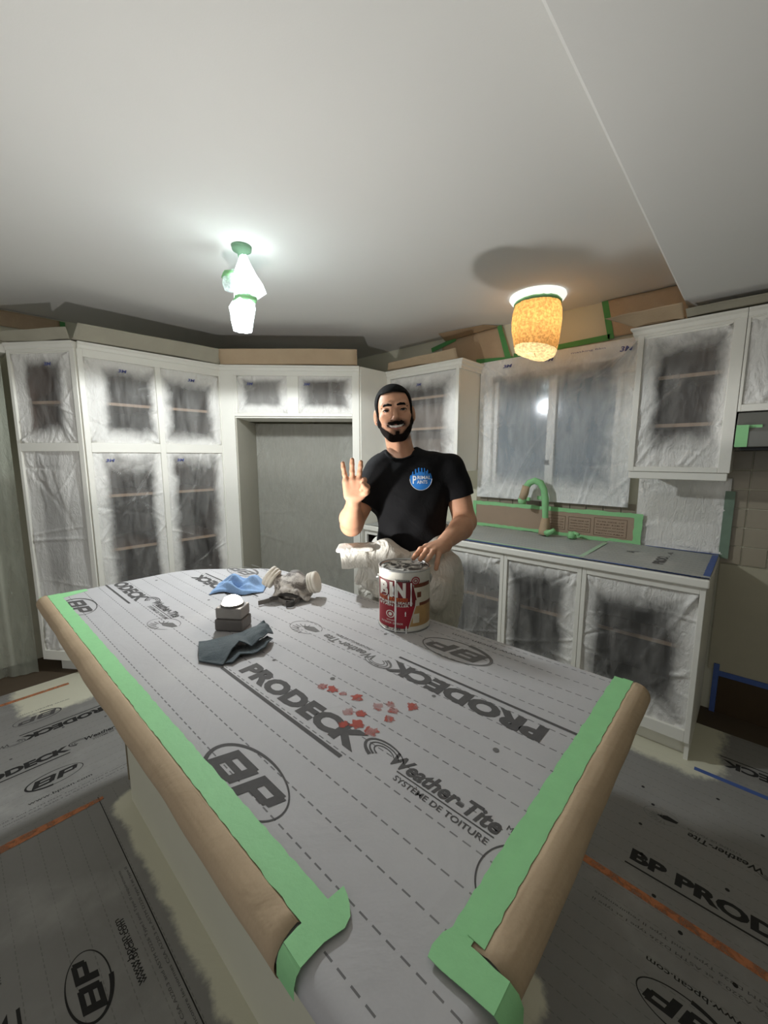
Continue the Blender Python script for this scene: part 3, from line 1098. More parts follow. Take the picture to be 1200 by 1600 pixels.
NIGHT = plain('night_glass', srgb(112, 128, 140), 0.12, 0.6, 0.10, 2)
win = bpy.data.objects.new('window_1', None); COL.objects.link(win); win.location = (-1.57, 0, 0); struct(win)
y0, y1 = 2.845, 2.889
for (a, b, c, d, nm) in ((0, .06, 1.15, 2.10, 'casing'), (.935, .995, 1.15, 2.10, 'casing'), (.06, .935, 2.04, 2.10, 'casing'), (.06, .935, 1.15, 1.21, 'sill'),
                         (.075, .105, 1.215, 2.0, 'sash_stile'), (.475, .53, 1.215, 2.0, 'sash_stile'), (.89, .92, 1.215, 2.0, 'sash_stile'), (.105, .475, 1.215, 1.245, 'sash_rail'), (.53, .89, 1.215, 1.245, 'sash_rail')):
    MB().box(a, b, y0 + (.012 if 'sash' in nm else 0), y1, c, d).build(nm, WHITEPL, win, bevel=.003)
MB().box(.105, .475, 2.878, 2.886, 1.245, 2.0).build('pane', NIGHT, win); MB().box(.53, .89, 2.878, 2.886, 1.245, 2.0).build('pane', NIGHT, win)
MB().box(.07, .925, 2.842, 2.876, 2.0, 2.038).build('blind_headrail', plain('brown_headrail', srgb(74, 62, 52), .6, .3), win)
MB().box(.475, .50, 2.845, 2.856, 1.40, 1.43).build('latch', BLACKRUB, win)
fo = film(None, -1.605, -.562, 1.143, 2.15, 2.835, 91, (.49, .50, .45, .41, 0.95), FILMW, .013, 110, .009, 'window_film', bias=1.25)
tag(fo, 'translucent plastic film taped over the whole kitchen window', 'plastic film')
film_mark(fo, -1.42, 2.085, 2.822, .07, .022); film_mark(fo, -1.12, 2.085, 2.822, .06, .02); film_mark(fo, -.67, 2.075, 2.82, .07, .03)
lettering('masking film', 0, 0, .20, .014, 0, 0, FILMBLUE, fo, 0).location = (-.95, 2.822, 2.105)
fo.children[-1].rotation_euler = (PI / 2, 0, 0)
# film over the backsplash right of the window
fo = film(None, -.52, -.09, .915, 1.34, 2.868, 95, (.5, .6, .4, .2, .25), FILM, .012, 60, .008, 'backsplash_film', bias=0.25)
tag(fo, 'wrinkled plastic film over the backsplash below the right wall cabinet', 'plastic film')
o = MB().prism([(-.112, 2.862), (-.07, 2.862), (-.07, 2.867), (-.112, 2.867)], .90, 1.27).build('tape_strip', plain('dusted_green_tape', srgb(120, 140, 122), .6, .3, .1, 20))
tag(o, 'dusty green vertical tape strip beside the beige wall tiles', 'tape')
# lower wall panel right of the counter
o = MB().box(-.10, .8, 2.872, 2.888, .25, .868).build('wall_panel', plain('cream_panel', srgb(176, 170, 148), .6, .3, .03)); tag(o, 'cream wall panel below the beige tiles at the right edge', 'panel')
o = MB().box(-.065, .8, 2.866, 2.871, .222, .252).build('masking_tape', BLUE); tag(o, 'dark blue tape strip along the foot of the cream wall panel', 'tape')
o = MB().box(-.075, -.05, 2.864, 2.87, .0, .29).build('masking_tape', BLUE); tag(o, 'short upright blue tape beside the end base cabinet', 'tape')
o = MB().box(-.049, .8, 2.875, 2.888, .0, .221).build('skirting_board', plain('dark_brown_board', srgb(74, 58, 38), .6, .3, .15, 8)); tag(o, 'dark brown skirting board below the blue tape', 'board')

# ------------------------------------------------------------------ counter coverings
PAPER_CTR = paper_mat('counter_cover_sheet', srgb(176, 178, 174), 0.0525, None, 0.4, 2.2)


def rumple(x0, x1, y0, y1, z, seed, amp=.003):
    W = Wrinkle(x1 - x0, y1 - y0, seed, 40, amp, (.004, .012), bias=.15)
    return lambda u, v: (x0 + u * (x1 - x0), y0 + v * (y1 - y0), z + .0015 + min(.004, max(0, float(W(u * (x1 - x0), v * (y1 - y0))))))


o = grid_obj('counter_cover', rumple(-2.285, -.60, 2.262, 2.84, .911, 5), 110, 46, PAPER_CTR); tag(o, 'dusty film sheet over the counter below the window', 'plastic film')
o = grid_obj('counter_cover', rumple(-.66, -.108, 2.262, 2.86, .9145, 6), 50, 46, PAPER_CTR); tag(o, 'printed grey paper sheet over the right end of the counter', 'paper sheet')
lettering('PRODECK', -.30, 2.40, .34, .05, PI / 2, .9195, INKF, o, .04); swirl(o, -.46, 2.62, .3, .9195, INKF)
for (lab, poly, mt, zz) in (('blue tape strip along the front edge of the covered counter', ragged(-1.9, -.14, 2.262, 2.280, 'x', 21), BLUE, .9165),
                            ('blue tape strip across the right end of the counter', ragged(-.135, -.109, 2.262, 2.82, 'y', 22), BLUE, .9185),
                            ('blue tape strip at the back edge of the counter right of the cardboard', ragged(-.5, -.11, 2.845, 2.862, 'x', 24), BLUE, .9185),
                            ('pale green tape line along the front of the counter film', ragged(-1.9, -.66, 2.298, 2.318, 'x', 23), plain('pale_green_tape', srgb(176, 208, 178), .6, .3), .9165),
                            ('pale green tape across the seam of the two counter sheets', ragged(-.67, -.645, 2.30, 2.78, 'y', 25), plain('pale_green_tape', srgb(176, 208, 178), .6, .3), .9185)):
    tape_strip('masking_tape', lab, poly, zz, 1, mt)

# cardboard splash guard with green tape all round
CARD = plain('cardboard', srgb(166, 146, 126), .8, .15, .05, 5, .08, 60)
p = thing('cardboard_guard', 'brown cardboard strip framed with green tape behind the faucet', 'cardboard', (-1.63, 2.85, 0.912))
MB().box(0, 1.13, 0, .006, .004, .185).build('cardboard_sheet', CARD, p)
r = random.Random(4)
for (a, b, c, d) in ((-.012, 1.142, .168, .196), (-.012, 1.142, .002, .024), (-.014, .018, .002, .196), (1.105, 1.15, .002, .196)):
    if b - a > .5:
        pts = ragged(a, b, c, d, 'x', int(c * 1000), .003, .03)
    else:
        pts = ragged(a, b, c, d, 'y', int(a * 1000) + 77, .003, .02)
    m = MB(); n = len(pts)
    yo = .0 if b - a > .5 else -.0014
    m.v = [(q[0], yo - .001, q[1]) for q in pts] + [(q[0], yo - .0022, q[1]) for q in pts]
    m.f = [list(range(n)), list(range(n, 2 * n))[::-1]] + [[i, (i + 1) % n, n + (i + 1) % n, n + i] for i in range(n)]
    m.build('tape', GREEN, p)


def panel_print(parent, x0, x1, z0, z1, y, rows, mat):
    m = MB()
    t = .0022
    for (a, b, c, d) in ((x0, x1, z0, z0 + t), (x0, x1, z1 - t, z1), (x0, x0 + t, z0, z1), (x1 - t, x1, z0, z1)):
        k = len(m.v); m.v += [(a, y, c), (b, y, c), (b, y, d), (a, y, d)]; m.f.append([k, k + 1, k + 2, k + 3])
    m.build('printed_box', mat, parent)
    for i, tx in enumerate(rows):
        zz = z1 - .012 - (i + 1) * (z1 - z0 - .02) / len(rows)
        o = lettering(tx, 0, 0, (x1 - x0) * .84, .0075, 0, 0, mat, parent)
        o.location = (x0 + (x1 - x0) * .08, y, zz + .004); o.rotation_euler = (PI / 2, 0, 0)


CINK = plain('cardboard_ink', srgb(96, 76, 60), .8, .1, .1)
for (a, b) in ((.555, .70), (.72, .86)):
    panel_print(p, a, b, .045, .14, -.0012, ('THIS SIDE UP', 'HANDLE WITH CARE', 'CORRUGATED', 'RECYCLABLE'), CINK)
panel_print(p, .88, 1.07, .035, .15, -.0012, ('THIS SIDE UP', 'KEEP DRY', 'DO NOT STACK', 'HANDLE WITH CARE', 'RECYCLABLE'), CINK)

# faucet wrapped in paper and green tape
p = thing('faucet', 'gooseneck faucet wrapped in brown paper and green tape', 'faucet', (-1.04, 2.77, .923))
m = MB()


def lumpy(pts, rads, seed, seg=14, amp=.12):
    rr = random.Random(seed); out = []
    m = MB().tube(pts, rads, seg)
    res = []
    for i, v in enumerate(m.v):
        k = i // seg
        c = Vector(pts[k]); d = Vector(v) - c
        res.append(tuple(c + d * (1 + rr.uniform(-amp, amp))))
    m.v = res
    return m


neck = [(.0, .0, .02), (.003, -.001, .09), (.0, 0, .16), (-.004, 0, .24), (-.015, -.004, .31), (-.04, -.01, .352), (-.075, -.02, .368), (-.108, -.03, .352), (-.128, -.037, .315)]
lumpy(neck, [.022, .019, .021, .022, .022, .022, .023, .022, .023], 1).build('neck_wrap', GREEN, p, True)
spout = [(-.126, -.036, .33), (-.137, -.04, .28), (-.146, -.043, .235)]
lumpy(spout, [.025, .027, .026], 2).build('spout_wrap', KRAFT, p, True)
lumpy([(-.146, -.043, .240), (-.151, -.045, .205)], [.027, .026], 3).build('spout_tape', GREEN, p, True)
lumpy([(0, 0, 0.001), (0, 0, .03), (.002, 0, .06), (.003, 0, .115)], [.04, .036, .028, .023], 4, amp=.2).build('base_wrap', KRAFT, p, True)
lumpy([(.02, -.02, .012), (.055, -.03, .028), (.08, -.035, .045)], [.022, .017, .012], 5, amp=.2).build('lever_tape', GREEN, p, True)
p = thing('soap_dispenser', 'low soap dispenser wrapped in green tape beside the faucet', 'dispenser', (-.855, 2.76, .923))
lumpy([(0, 0, 0.001), (0, 0, .02), (0, 0, .042)], [.03, .026, .022], 7, amp=.15).build('body_wrap', GREEN, p, True)
lumpy([(0.01, 0, .036), (.05, -.02, .034)], [.012, .008], 8).build('nozzle_wrap', GREEN, p, True)
for i, (x, z, wd) in enumerate(((-1.24, 1.14, .07), (-1.12, 1.155, .05))):
    o = MB().box(x, x + wd, 2.818, 2.8195, z, z + .025).build('masking_tape', GREEN)
    tag(o, ['green tape patch on the window film left of the faucet', 'green tape patch on the window film just above the faucet spout'][i], 'tape')

# ------------------------------------------------------------------ kraft sheets above the cabinets


def sheet(name, label, c00, c10, c11, c01, seed, mat=None, amp=.01, nu=24, nv=12, curl=0.0, cat='paper'):
    r = random.Random(seed)
    A, B, C, D = (Vector(q) for q in (c00, c10, c11, c01))
    nrm = (B - A).cross(D - A).normalized()
    ph = [r.uniform(0, 6) for _ in range(4)]

    def fn(u, v):
        q = A * (1 - u) * (1 - v) + B * u * (1 - v) + C * u * v + D * (1 - u) * v
        q = q + nrm * amp * (math.sin(5 * u + ph[0]) * .5 + math.sin(3 * v + 4 * u + ph[1]) * .4 + .2 * math.sin(13 * u + ph[2]))
        q = q + Vector((0, 0, 1)) * curl * (v ** 2)
        return tuple(q)
    o = grid_obj(name, fn, nu, nv, mat or KRAFT, thick=.0006)
    return tag(o, label, cat)


sheet('kraft_sheet', 'brown paper taped to the wall above the narrow pantry', (-3.705, .0, 2.29), (-3.705, .675, 2.30), (-3.70, .675, 2.395), (-3.70, .0, 2.395), 1, amp=.003)
o = MB().box(-3.700, -3.698, .67, .70, 2.30, 2.392).build('masking_tape', plain('dark_green_tape', srgb(84, 150, 86), .6, .3)); tag(o, 'dark green tape at the end of the wall paper above the pantry', 'tape')
PALEK = plain('sprayed_kraft', srgb(172, 167, 150), .8, .2, .1, 6, .2, 20)


def flap(label, A, B, n, over, z1, seed, mat, z0=2.139, start=.034, stretch=(0, 0)):
    """loose masking paper laid on a cabinet top, its front edge sticking out over the cornice"""
    A = Vector((*A, z0)); B = Vector((*B, z0)); n = Vector((*n, 0)); d = (B - A).normalized()
    a1 = A + n * over - d * stretch[0]; b1 = B + n * over + d * stretch[1]
    a1.z = b1.z = z1
    b1.z += .008
    sheet('kraft_sheet', label, A + n * start, B + n * start, b1, a1, seed, mat, amp=.007)
    back = sheet('kraft_sheet', label.replace('sticking out over', 'lying flat behind'), A - n * .24 + Vector((0, 0, .012)), B - n * .24 + Vector((0, 0, .012)), B + n * (start - .004) + Vector((0, 0, .006)), A + n * (start - .004) + Vector((0, 0, .006)), seed + 40, mat, amp=.003)


sA = math.sqrt(.5)
flap('pale sprayed paper sticking out over the narrow pantry cornice', (-3.44, .356), (-3.075, .618), (sa, -ca), .09, 2.182, 2, PALEK, stretch=(.05, .035))
flap('pale sprayed paper sticking out over the double pantry cornice', (-3.067, .60), (-3.067, 1.49), (1, 0), .10, 2.222, 3, PALEK, stretch=(-.02, 0))
flap('brown paper sticking out over the fridge surround cornice', (-3.05, 1.52), (-2.33, 2.24), (sA, -sA), .10, 2.232, 4, KRAFT)
flap('brown paper sticking out over the corner wall cabinet cornice', (-2.28, 2.56), (-1.615, 2.56), (0, -1), .11, 2.178, 5, KRAFT, stretch=(-.08, .03))
flap('brown paper sticking out over the right wall cabinet cornice', (-.545, 2.615), (-.335, 2.615), (0, -1), .13, 2.185, 9, KRAFT, stretch=(.13, 0))
flap('brown paper sticking out over the cornice below the soffit', (-.325, 2.615), (.66, 2.615), (0, -1), .10, 2.160, 10, PALEK)
sheet('kraft_sheet', 'brown paper taped to wall and ceiling above the corner cabinet', (-2.0, 2.875, 2.21), (-1.42, 2.875, 2.15), (-1.475, 2.87, 2.395), (-1.98, 2.87, 2.37), 6, amp=.006)
sheet('kraft_sheet', 'brown paper on the ceiling edge above the corner cabinet', (-1.95, 2.87, 2.372), (-1.475, 2.87, 2.396), (-1.56, 2.77, 2.400), (-1.92, 2.72, 2.398), 7, amp=.001)
DG = plain('dark_green_tape', srgb(84, 150, 86), .6, .3)


def wall_tape(label, quad, y=2.862):
    m = MB()
    m.v = [(q[0], y, q[1]) for q in quad] + [(q[0], y - .001, q[1]) for q in quad]
    m.f = [[0, 1, 2, 3], [7, 6, 5, 4], [0, 4, 5, 1], [1, 5, 6, 2], [2, 6, 7, 3], [3, 7, 4, 0]]
    tag(m.build('masking_tape', DG), label, 'tape')


wall_tape('green tape down the right edge of the wall paper left of the warm lamp', [(-1.50, 2.40), (-1.465, 2.40), (-1.365, 2.12), (-1.41, 2.12)])
wall_tape('green tape along the lower edge of the wall paper left of the warm lamp', [(-1.66, 2.15), (-1.36, 2.125), (-1.36, 2.165), (-1.66, 2.19)], 2.860)
wall_tape('green tape tab at the left end of the wall paper above the corner cabinet', [(-2.08, 2.31), (-1.85, 2.36), (-1.85, 2.39), (-2.09, 2.345)])
wall_tape('green tape running along the wall just above the window film', [(-1.36, 2.155), (-.74, 2.165), (-.74, 2.20), (-1.36, 2.185)])
wall_tape('upright green tape on the wall left of the right wall cabinet paper', [(-.80, 2.40), (-.765, 2.40), (-.715, 2.17), (-.75, 2.17)])
sheet('kraft_sheet', 'brown paper taped on the wall above the right wall cabinet', (-.735, 2.872, 2.18), (-.10, 2.872, 2.18), (-.10, 2.87, 2.40), (-.785, 2.87, 2.40), 8, amp=.008)

# ------------------------------------------------------------------ plastic curtain at the far left


def curtain(name, label, A, B, z0, z1, seed, mat):
    r = random.Random(seed)
    A, B = Vector((*A, 0)), Vector((*B, 0))
    d = (B - A).normalized(); nn = Vector((-d.y, d.x, 0))
    ph = [r.uniform(0, 6) for _ in range(5)]
    Lg = (B - A).length

    def fn(u, v):
        q = A + (B - A) * u
        s = u * Lg
        w = .018 * math.sin(19 * s + ph[0] + v) + .010 * math.sin(43 * s + ph[1] - 2 * v) + .006 * math.sin(90 * s + ph[2])
        q = q + nn * w * (1 - .6 * v)
        return (q.x, q.y, z0 + (z1 - z0) * v)
    o = grid_obj(name, fn, 80, 40, mat)
    for k, val in zip(('clear_x', 'clear_z', 'clear_w', 'clear_h', 'clear_amount'), (.5, .25, .9, .45, 1.0)):
        o[k] = val
    return tag(o, label, 'plastic film')


curtain('plastic_curtain', 'grey plastic sheet hanging at the left edge beside the narrow pantry', (-3.475, .315), (-3.62, -.6), .01, 2.10, 3, film_mat('curtain_film', srgb(178, 182, 166), .9, .45))
o = MB().box(-3.70, -3.66, -.75, .10, 0, 1.25).build('wooden_board', plain('brown_board', srgb(128, 92, 62), .7, .2, .15, 4), bevel=.003); tag(o, 'brown wooden board behind the plastic sheet at the far left', 'board')
o = MB().box(-3.62, -3.44, -.5, .345, 2.08, 2.134).build('trim_1', PAINT, bevel=.006); struct(o)

# ------------------------------------------------------------------ ceiling lamps


def crumple(rings, seg, seed, amp, closed_bottom=True):
    """rings: (cx, cy, z, r); returns MB with uneven folded walls"""
    rr = random.Random(seed)
    fold = [rr.uniform(-1, 1) for _ in range(seg)]
    out = []
    for (cx, cy, z, r) in rings:
        ring = []
        for i in range(seg):
            a = 2 * PI * i / seg
            k = 1 + amp * (fold[i] * .6 + rr.uniform(-.6, .6))
            ring.append((cx + r * k * math.cos(a), cy + r * k * math.sin(a), z + rr.uniform(-1, 1) * amp * r * .3))
        out.append(ring)
    return MB().loft(out)


def glow_bag(name, col, see, tl):
    t = NT(name)
    co = t.obj()
    n = t.bump(t.noise(co, 26, 5, .6, 1.2), .8, .02)
    mott = t.noise(co, 70, 4, .6)
    c = t.mix(t.rng(mott, .35, .65), tuple(v * .55 for v in col), col)
    d = t.bsdf(c, .5, .4, n)
    tr = t.n('BsdfTranslucent'); t.put(tr.inputs[0], c); t.l(n, tr.inputs['Normal'])
    m1 = t.n('MixShader'); m1.inputs[0].default_value = tl; t.l(d, m1.inputs[1]); t.l(tr.outputs[0], m1.inputs[2])
    tp = t.n('BsdfTransparent')
    m2 = t.n('MixShader'); m2.inputs[0].default_value = 1 - see; t.l(tp.outputs[0], m2.inputs[1]); t.l(m1.outputs[0], m2.inputs[2])
    return t.finish(m2.outputs[0])


def emitter(name, col, s):
    t = NT(name)
    e_ = t.n('Emission'); t.put(e_.inputs[0], col); e_.inputs[1].default_value = s
    return t.finish(e_.outputs[0])


BAGW = glow_bag('white_plastic_bag', (.93, .96, .96), .30, .6)
BAGK = glow_bag('kraft_lamp_bag', srgb(220, 176, 120), .0, .62)
BAGW2 = glow_bag('bag_lining_paper', srgb(250, 240, 214), .0, .75)

rt = Vector((math.cos(YAW), math.sin(YAW), 0))       # horizontal direction across the picture
p = thing('ceiling_spotlight', 'bright white ceiling spotlight bagged in white plastic and green tape', 'lamp', (-1.826, 1.031, HC))
MB().lathe([(.001, -.001), (.045, -.001), (.042, -.018), (.02, -.03), (.014, -.06), (.001, -.06)], 20).build('ceiling_mount', plain('muted_green_tape', srgb(120, 158, 128), .6, .3), p, True)
off = lambda s_, z, r: (rt.x * s_, rt.y * s_, z, r)
crumple([off(.005, -.035, .014), off(.008, -.07, .028), off(.012, -.11, .046), off(.022, -.16, .062), off(.028, -.195, .068), off(.012, -.222, .052)], 22, 3, .16).build('upper_bag', BAGW, p, True)
crumple([off(.012, -.218, .05), off(.008, -.232, .051), off(.0, -.242, .046)], 22, 4, .06).build('tape_band', GREEN, p, True)
crumple([off(.0, -.236, .045), off(-.012, -.27, .054), off(-.014, -.31, .05), off(-.01, -.34, .045), off(-.012, -.366, .04)], 22, 5, .16).build('lower_bag', BAGW, p, True)
crumple([off(-.04, -.10, .012), off(-.062, -.12, .026), off(-.066, -.16, .028), off(-.062, -.19, .02)], 14, 6, .2).build('side_bag', BAGW, p, True)
crumple([off(-.058, -.112, .03), off(-.066, -.135, .033)], 14, 8, .1).build('tape_patch', GREEN, p, True)
MB().lathe([(.001, -.215), (.018, -.205), (.026, -.18), (.022, -.15), (.012, -.12), (.001, -.12)], 16, rt.x * .012, rt.y * .012).build('bulb', emitter('cool_bulb', (.86, .96, 1.0), 30), p, True)
lamp_light('spotlight_light', 'POINT', (rt.x * .012, rt.y * .012, -.165), POWER_COOL, (.84, .95, 1.0), .03, p)
lamp_light('spotlight_lower_light', 'POINT', (rt.x * -.01, rt.y * -.01, -.30), POWER_COOL * .25, (.84, .95, 1.0), .025, p)
lamp_light('spotlight_beam', 'SPOT', (rt.x * -.012, rt.y * -.012, -.385), POWER_DOWN, (.92, .97, 1.0), .04, p, spot_size=math.radians(178), spot_blend=.12)

p = thing('ceiling_light', 'round ceiling light with a glowing brown paper bag over the window', 'lamp', (-1.06, 2.516, HC))
t = NT('lit_lamp_plate')
glow_plate = t.finish(t.bsdf(srgb(236, 238, 234), .4, .4, None, **{'Emission Color': (1, .97, .9, 1), 'Emission Strength': .55}))
MB().lathe([(.001, -.001), (.158, -.001), (.162, -.012), (.15, -.03), (.13, -.036), (.001, -.036)], 40).build('ceiling_plate', glow_plate, p, True)
crumple([(0, 0, -.036, .134), (0, 0, -.052, .136)], 40, 11, .03).build('tape_ring', GREEN, p, True)
seg = 40
rr = random.Random(12)
fold = [rr.uniform(-1, 1) for _ in range(seg)]
bag = MB(); rg = []
for k, (z, r_) in enumerate(((-.05, .128), (-.09, .138), (-.14, .142), (-.20, .138), (-.25, .13), (-.30, .124))):
    rg.append([(r_ * (1 + .035 * fold[i] + rr.uniform(-.02, .02)) * math.cos(2 * PI * i / seg), r_ * (1 + .035 * fold[i]) * math.sin(2 * PI * i / seg), z + .02 * math.cos(2 * PI * i / seg - YAW) * (k / 5) * -1) for i in range(seg)])
bag.loft(rg, cap=False).build('paper_bag', BAGK, p, True)
fl = [[(a * .99, b * .99, c - .002) for a, b, c in rg[-1]], [(a * .93, b * .93, c - .03) for a, b, c in rg[-1]], [(a * .55, b * .6, c - .05) for a, b, c in rg[-1]], [(a * .05, b * .05, c - .035) for a, b, c in rg[-1]]]
MB().loft(fl, cap=False).build('bag_flap', BAGW2, p, True)
MB().lathe([(.001, -.17), (.02, -.165), (.03, -.14), (.026, -.11), (.014, -.08), (.014, -.037), (.001, -.037)], 16).build('bulb', emitter('warm_bulb', (1, .8, .5), 10), p, True)
lamp_light('ceiling_light_light', 'POINT', (0, 0, -.145), POWER_WARM, (1.0, .80, .52), .035, p)
# ------------------------------------------------------------------ smooth solids from distance fields


class Field:
    def __init__(self, mn, mx, h):
        self.mn = np.array(mn, dtype=np.float64); self.h = h
        self.n = np.ceil((np.array(mx) - self.mn) / h).astype(int) + 1
        self.v = np.full(self.n, 0.05, dtype=np.float32)

    def sub(self, lo, hi):
        a = np.maximum(0, np.floor((np.array(lo) - self.mn) / self.h).astype(int))
        b = np.minimum(self.n, np.ceil((np.array(hi) - self.mn) / self.h).astype(int) + 1)
        b = np.maximum(a, b)
        sl = tuple(slice(i, j) for i, j in zip(a, b))
        ax = [(self.mn[k] + self.h * np.arange(a[k], b[k])).astype(np.float32) for k in range(3)]
        return sl, ax[0][:, None, None], ax[1][None, :, None], ax[2][None, None, :]

    def add(self, prim, k=0.01):
        fn, lo, hi = prim
        m = k + 2 * self.h
        sl, X, Y, Z = self.sub(np.array(lo) - m, np.array(hi) + m)
        if 0 in self.v[sl].shape:
            return
        b = fn(X, Y, Z)
        a = self.v[sl]
        if k > 0:
            t = np.clip(.5 + .5 * (a - b) / k, 0, 1)
            self.v[sl] = a * (1 - t) + b * t - k * t * (1 - t)
        else:
            self.v[sl] = np.minimum(a, b)

    def cut(self, prim, k=0.004):
        fn, lo, hi = prim
        m = k + 2 * self.h
        sl, X, Y, Z = self.sub(np.array(lo) - m, np.array(hi) + m)
        if 0 in self.v[sl].shape:
            return
        b = -fn(X, Y, Z)
        a = self.v[sl]
        t = np.clip(.5 + .5 * (b - a) / k, 0, 1)
        self.v[sl] = a * (1 - t) + b * t + k * t * (1 - t)

    def coords(self):
        return self.sub(self.mn, self.mn + self.h * self.n)[1:]

    def mesh(self, name):
        v = self.v; n = self.n
        s = v < 0
        c = np.zeros(n - 1, dtype=np.uint8)
        for dx in (0, 1):
            for dy in (0, 1):
                for dz in (0, 1):
                    c += s[dx:n[0] - 1 + dx, dy:n[1] - 1 + dy, dz:n[2] - 1 + dz]
        act = np.argwhere((c > 0) & (c < 8))
        idx = np.full(n - 1, -1, dtype=np.int32)
        idx[act[:, 0], act[:, 1], act[:, 2]] = np.arange(len(act))
        acc = np.zeros((len(act), 3)); cnt = np.zeros(len(act))
        cor = [(i, j, k) for i in (0, 1) for j in (0, 1) for k in (0, 1)]
        val = {q: v[act[:, 0] + q[0], act[:, 1] + q[1], act[:, 2] + q[2]].astype(np.float64) for q in cor}
        for ax in range(3):
            for q in cor:
                if q[ax]:
                    continue
                r = list(q); r[ax] = 1; r = tuple(r)
                a, b = val[q], val[r]
                m = (a < 0) != (b < 0)
                t = np.where(m, a / np.where(m, a - b, 1), 0)
                p = np.array(q, dtype=float)[None] * np.ones((len(act), 1))
                p[:, ax] += t
                acc += p * m[:, None]; cnt += m
        P = self.mn + self.h * (act + acc / np.maximum(cnt, 1)[:, None])
        F = []
        for ax in range(3):
            sl0 = [slice(None)] * 3; sl1 = [slice(None)] * 3
            sl0[ax] = slice(0, -1); sl1[ax] = slice(1, None)
            d = s[tuple(sl0)] != s[tuple(sl1)]
            e_ = np.argwhere(d)
            o1, o2 = (ax + 1) % 3, (ax + 2) % 3
            e_ = e_[(e_[:, o1] > 0) & (e_[:, o2] > 0) & (e_[:, o1] < n[o1] - 1) & (e_[:, o2] < n[o2] - 1)]
            ins = s[e_[:, 0], e_[:, 1], e_[:, 2]]

            def at(i, j):
                q = e_.copy(); q[:, o1] += i; q[:, o2] += j
                return idx[q[:, 0], q[:, 1], q[:, 2]]
            f = np.stack([at(-1, -1), at(0, -1), at(0, 0), at(-1, 0)], 1)
            f[~ins] = f[~ins][:, ::-1]
            F.append(f)
        F = np.concatenate(F)
        F = F[(F >= 0).all(1)]
        me = bpy.data.meshes.new(name)
        me.vertices.add(len(P)); me.vertices.foreach_set('co', P.astype(np.float32).ravel())
        me.loops.add(len(F) * 4); me.loops.foreach_set('vertex_index', F.astype(np.int32).ravel())
        me.polygons.add(len(F)); me.polygons.foreach_set('loop_start', np.arange(len(F), dtype=np.int32) * 4)
        me.update(calc_edges=True)
        me.validate()
        return me


def cone(a, b, r1, r2):
    """tapered limb between two joints"""
    a = np.array(a, dtype=np.float32); b = np.array(b, dtype=np.float32)
    ba = b - a; l2 = float(ba @ ba); 

    def fn(X, Y, Z):
        px, py, pz = X - a[0], Y - a[1], Z - a[2]
        t = np.clip((px * ba[0] + py * ba[1] + pz * ba[2]) / l2, 0, 1)
        d = np.sqrt((px - t * ba[0]) ** 2 + (py - t * ba[1]) ** 2 + (pz - t * ba[2]) ** 2)
        return d - (r1 + (r2 - r1) * t)
    R = max(r1, r2)
    return fn, np.minimum(a, b) - R, np.maximum(a, b) + R


def ell(c, r, rot=None):
    c = np.array(c, dtype=np.float32); r = np.array(r, dtype=np.float32)
    M = np.array(Matrix.Identity(3) if rot is None else rot.transposed(), dtype=np.float32)

    def fn(X, Y, Z):
        px, py, pz = X - c[0], Y - c[1], Z - c[2]
        q = [M[i, 0] * px + M[i, 1] * py + M[i, 2] * pz for i in range(3)]
        k0 = np.sqrt((q[0] / r[0]) ** 2 + (q[1] / r[1]) ** 2 + (q[2] / r[2]) ** 2)
        k1 = np.sqrt((q[0] / r[0] ** 2) ** 2 + (q[1] / r[1] ** 2) ** 2 + (q[2] / r[2] ** 2) ** 2)
        return np.where(k1 > 1e-6, k0 * (k0 - 1) / np.maximum(k1, 1e-6), -float(r.min()))
    R = float(r.max()) if rot is not None else r
    return fn, c - R, c + R


def rbox(c, hs, rr, rot=None):
    c = np.array(c, dtype=np.float32); hs = np.array(hs, dtype=np.float32)
    M = np.array(Matrix.Identity(3) if rot is None else rot.transposed(), dtype=np.float32)

    def fn(X, Y, Z):
        px, py, pz = X - c[0], Y - c[1], Z - c[2]
        q = [np.abs(M[i, 0] * px + M[i, 1] * py + M[i, 2] * pz) - hs[i] + rr for i in range(3)]
        out = np.sqrt(np.maximum(q[0], 0) ** 2 + np.maximum(q[1], 0) ** 2 + np.maximum(q[2], 0) ** 2)
        return out + np.minimum(np.maximum(q[0], np.maximum(q[1], q[2])), 0) - rr
    R = float(np.linalg.norm(hs)) if rot is not None else hs
    return fn, c - R, c + R


ZT = IZ + e + .0012      # resting height of things on the island sheet
FWD = Vector((-math.sin(YAW), math.cos(YAW), 0))

# ------------------------------------------------------------------ work light (the room's main lamp)
p = thing('work_light', 'small grey battery work light glaring on the island top beside the cloths', 'lamp', (-1.15, .565, ZT), YAW - .12)
LG = plain('dusty_grey_plastic', srgb(158, 152, 146), .6, .3, .12, 30, .2, 120)
LD = plain('dark_grey_plastic', srgb(110, 105, 101), .55, .3, .12, 30, .2, 120)
MB().box(-.044, .044, -.034, .034, 0, .036).build('battery_base', LD, p, bevel=.005)
MB().box(-.041, .041, -.031, .031, .037, .072).build('housing', LG, p, bevel=.005)
MB().box(-.045, -.041, -.012, .012, .02, .055).build('latch', LD, p, bevel=.001)
MB().lathe([(.001, .072), (.034, .072), (.034, .078), (.030, .0795), (.030, .0745), (.001, .0745)], 24).build('lens_rim', LD, p, True)
MB().lathe([(.001, .102), (.013, .100), (.023, .094), (.0285, .084), (.0290, .075), (.001, .075)], 24).build('lens', emitter('work_light_lens', (1, .95, .86), 45), p, True)
wl = lamp_light('work_light_light', 'SPOT', (0, 0, .112), POWER_TABLE, (1.0, .985, .955), .022, p, spot_size=math.radians(176), spot_blend=.12)
wl.rotation_euler = (PI, 0, 0)

# ------------------------------------------------------------------ paint can
CR, CHt = .080, .188


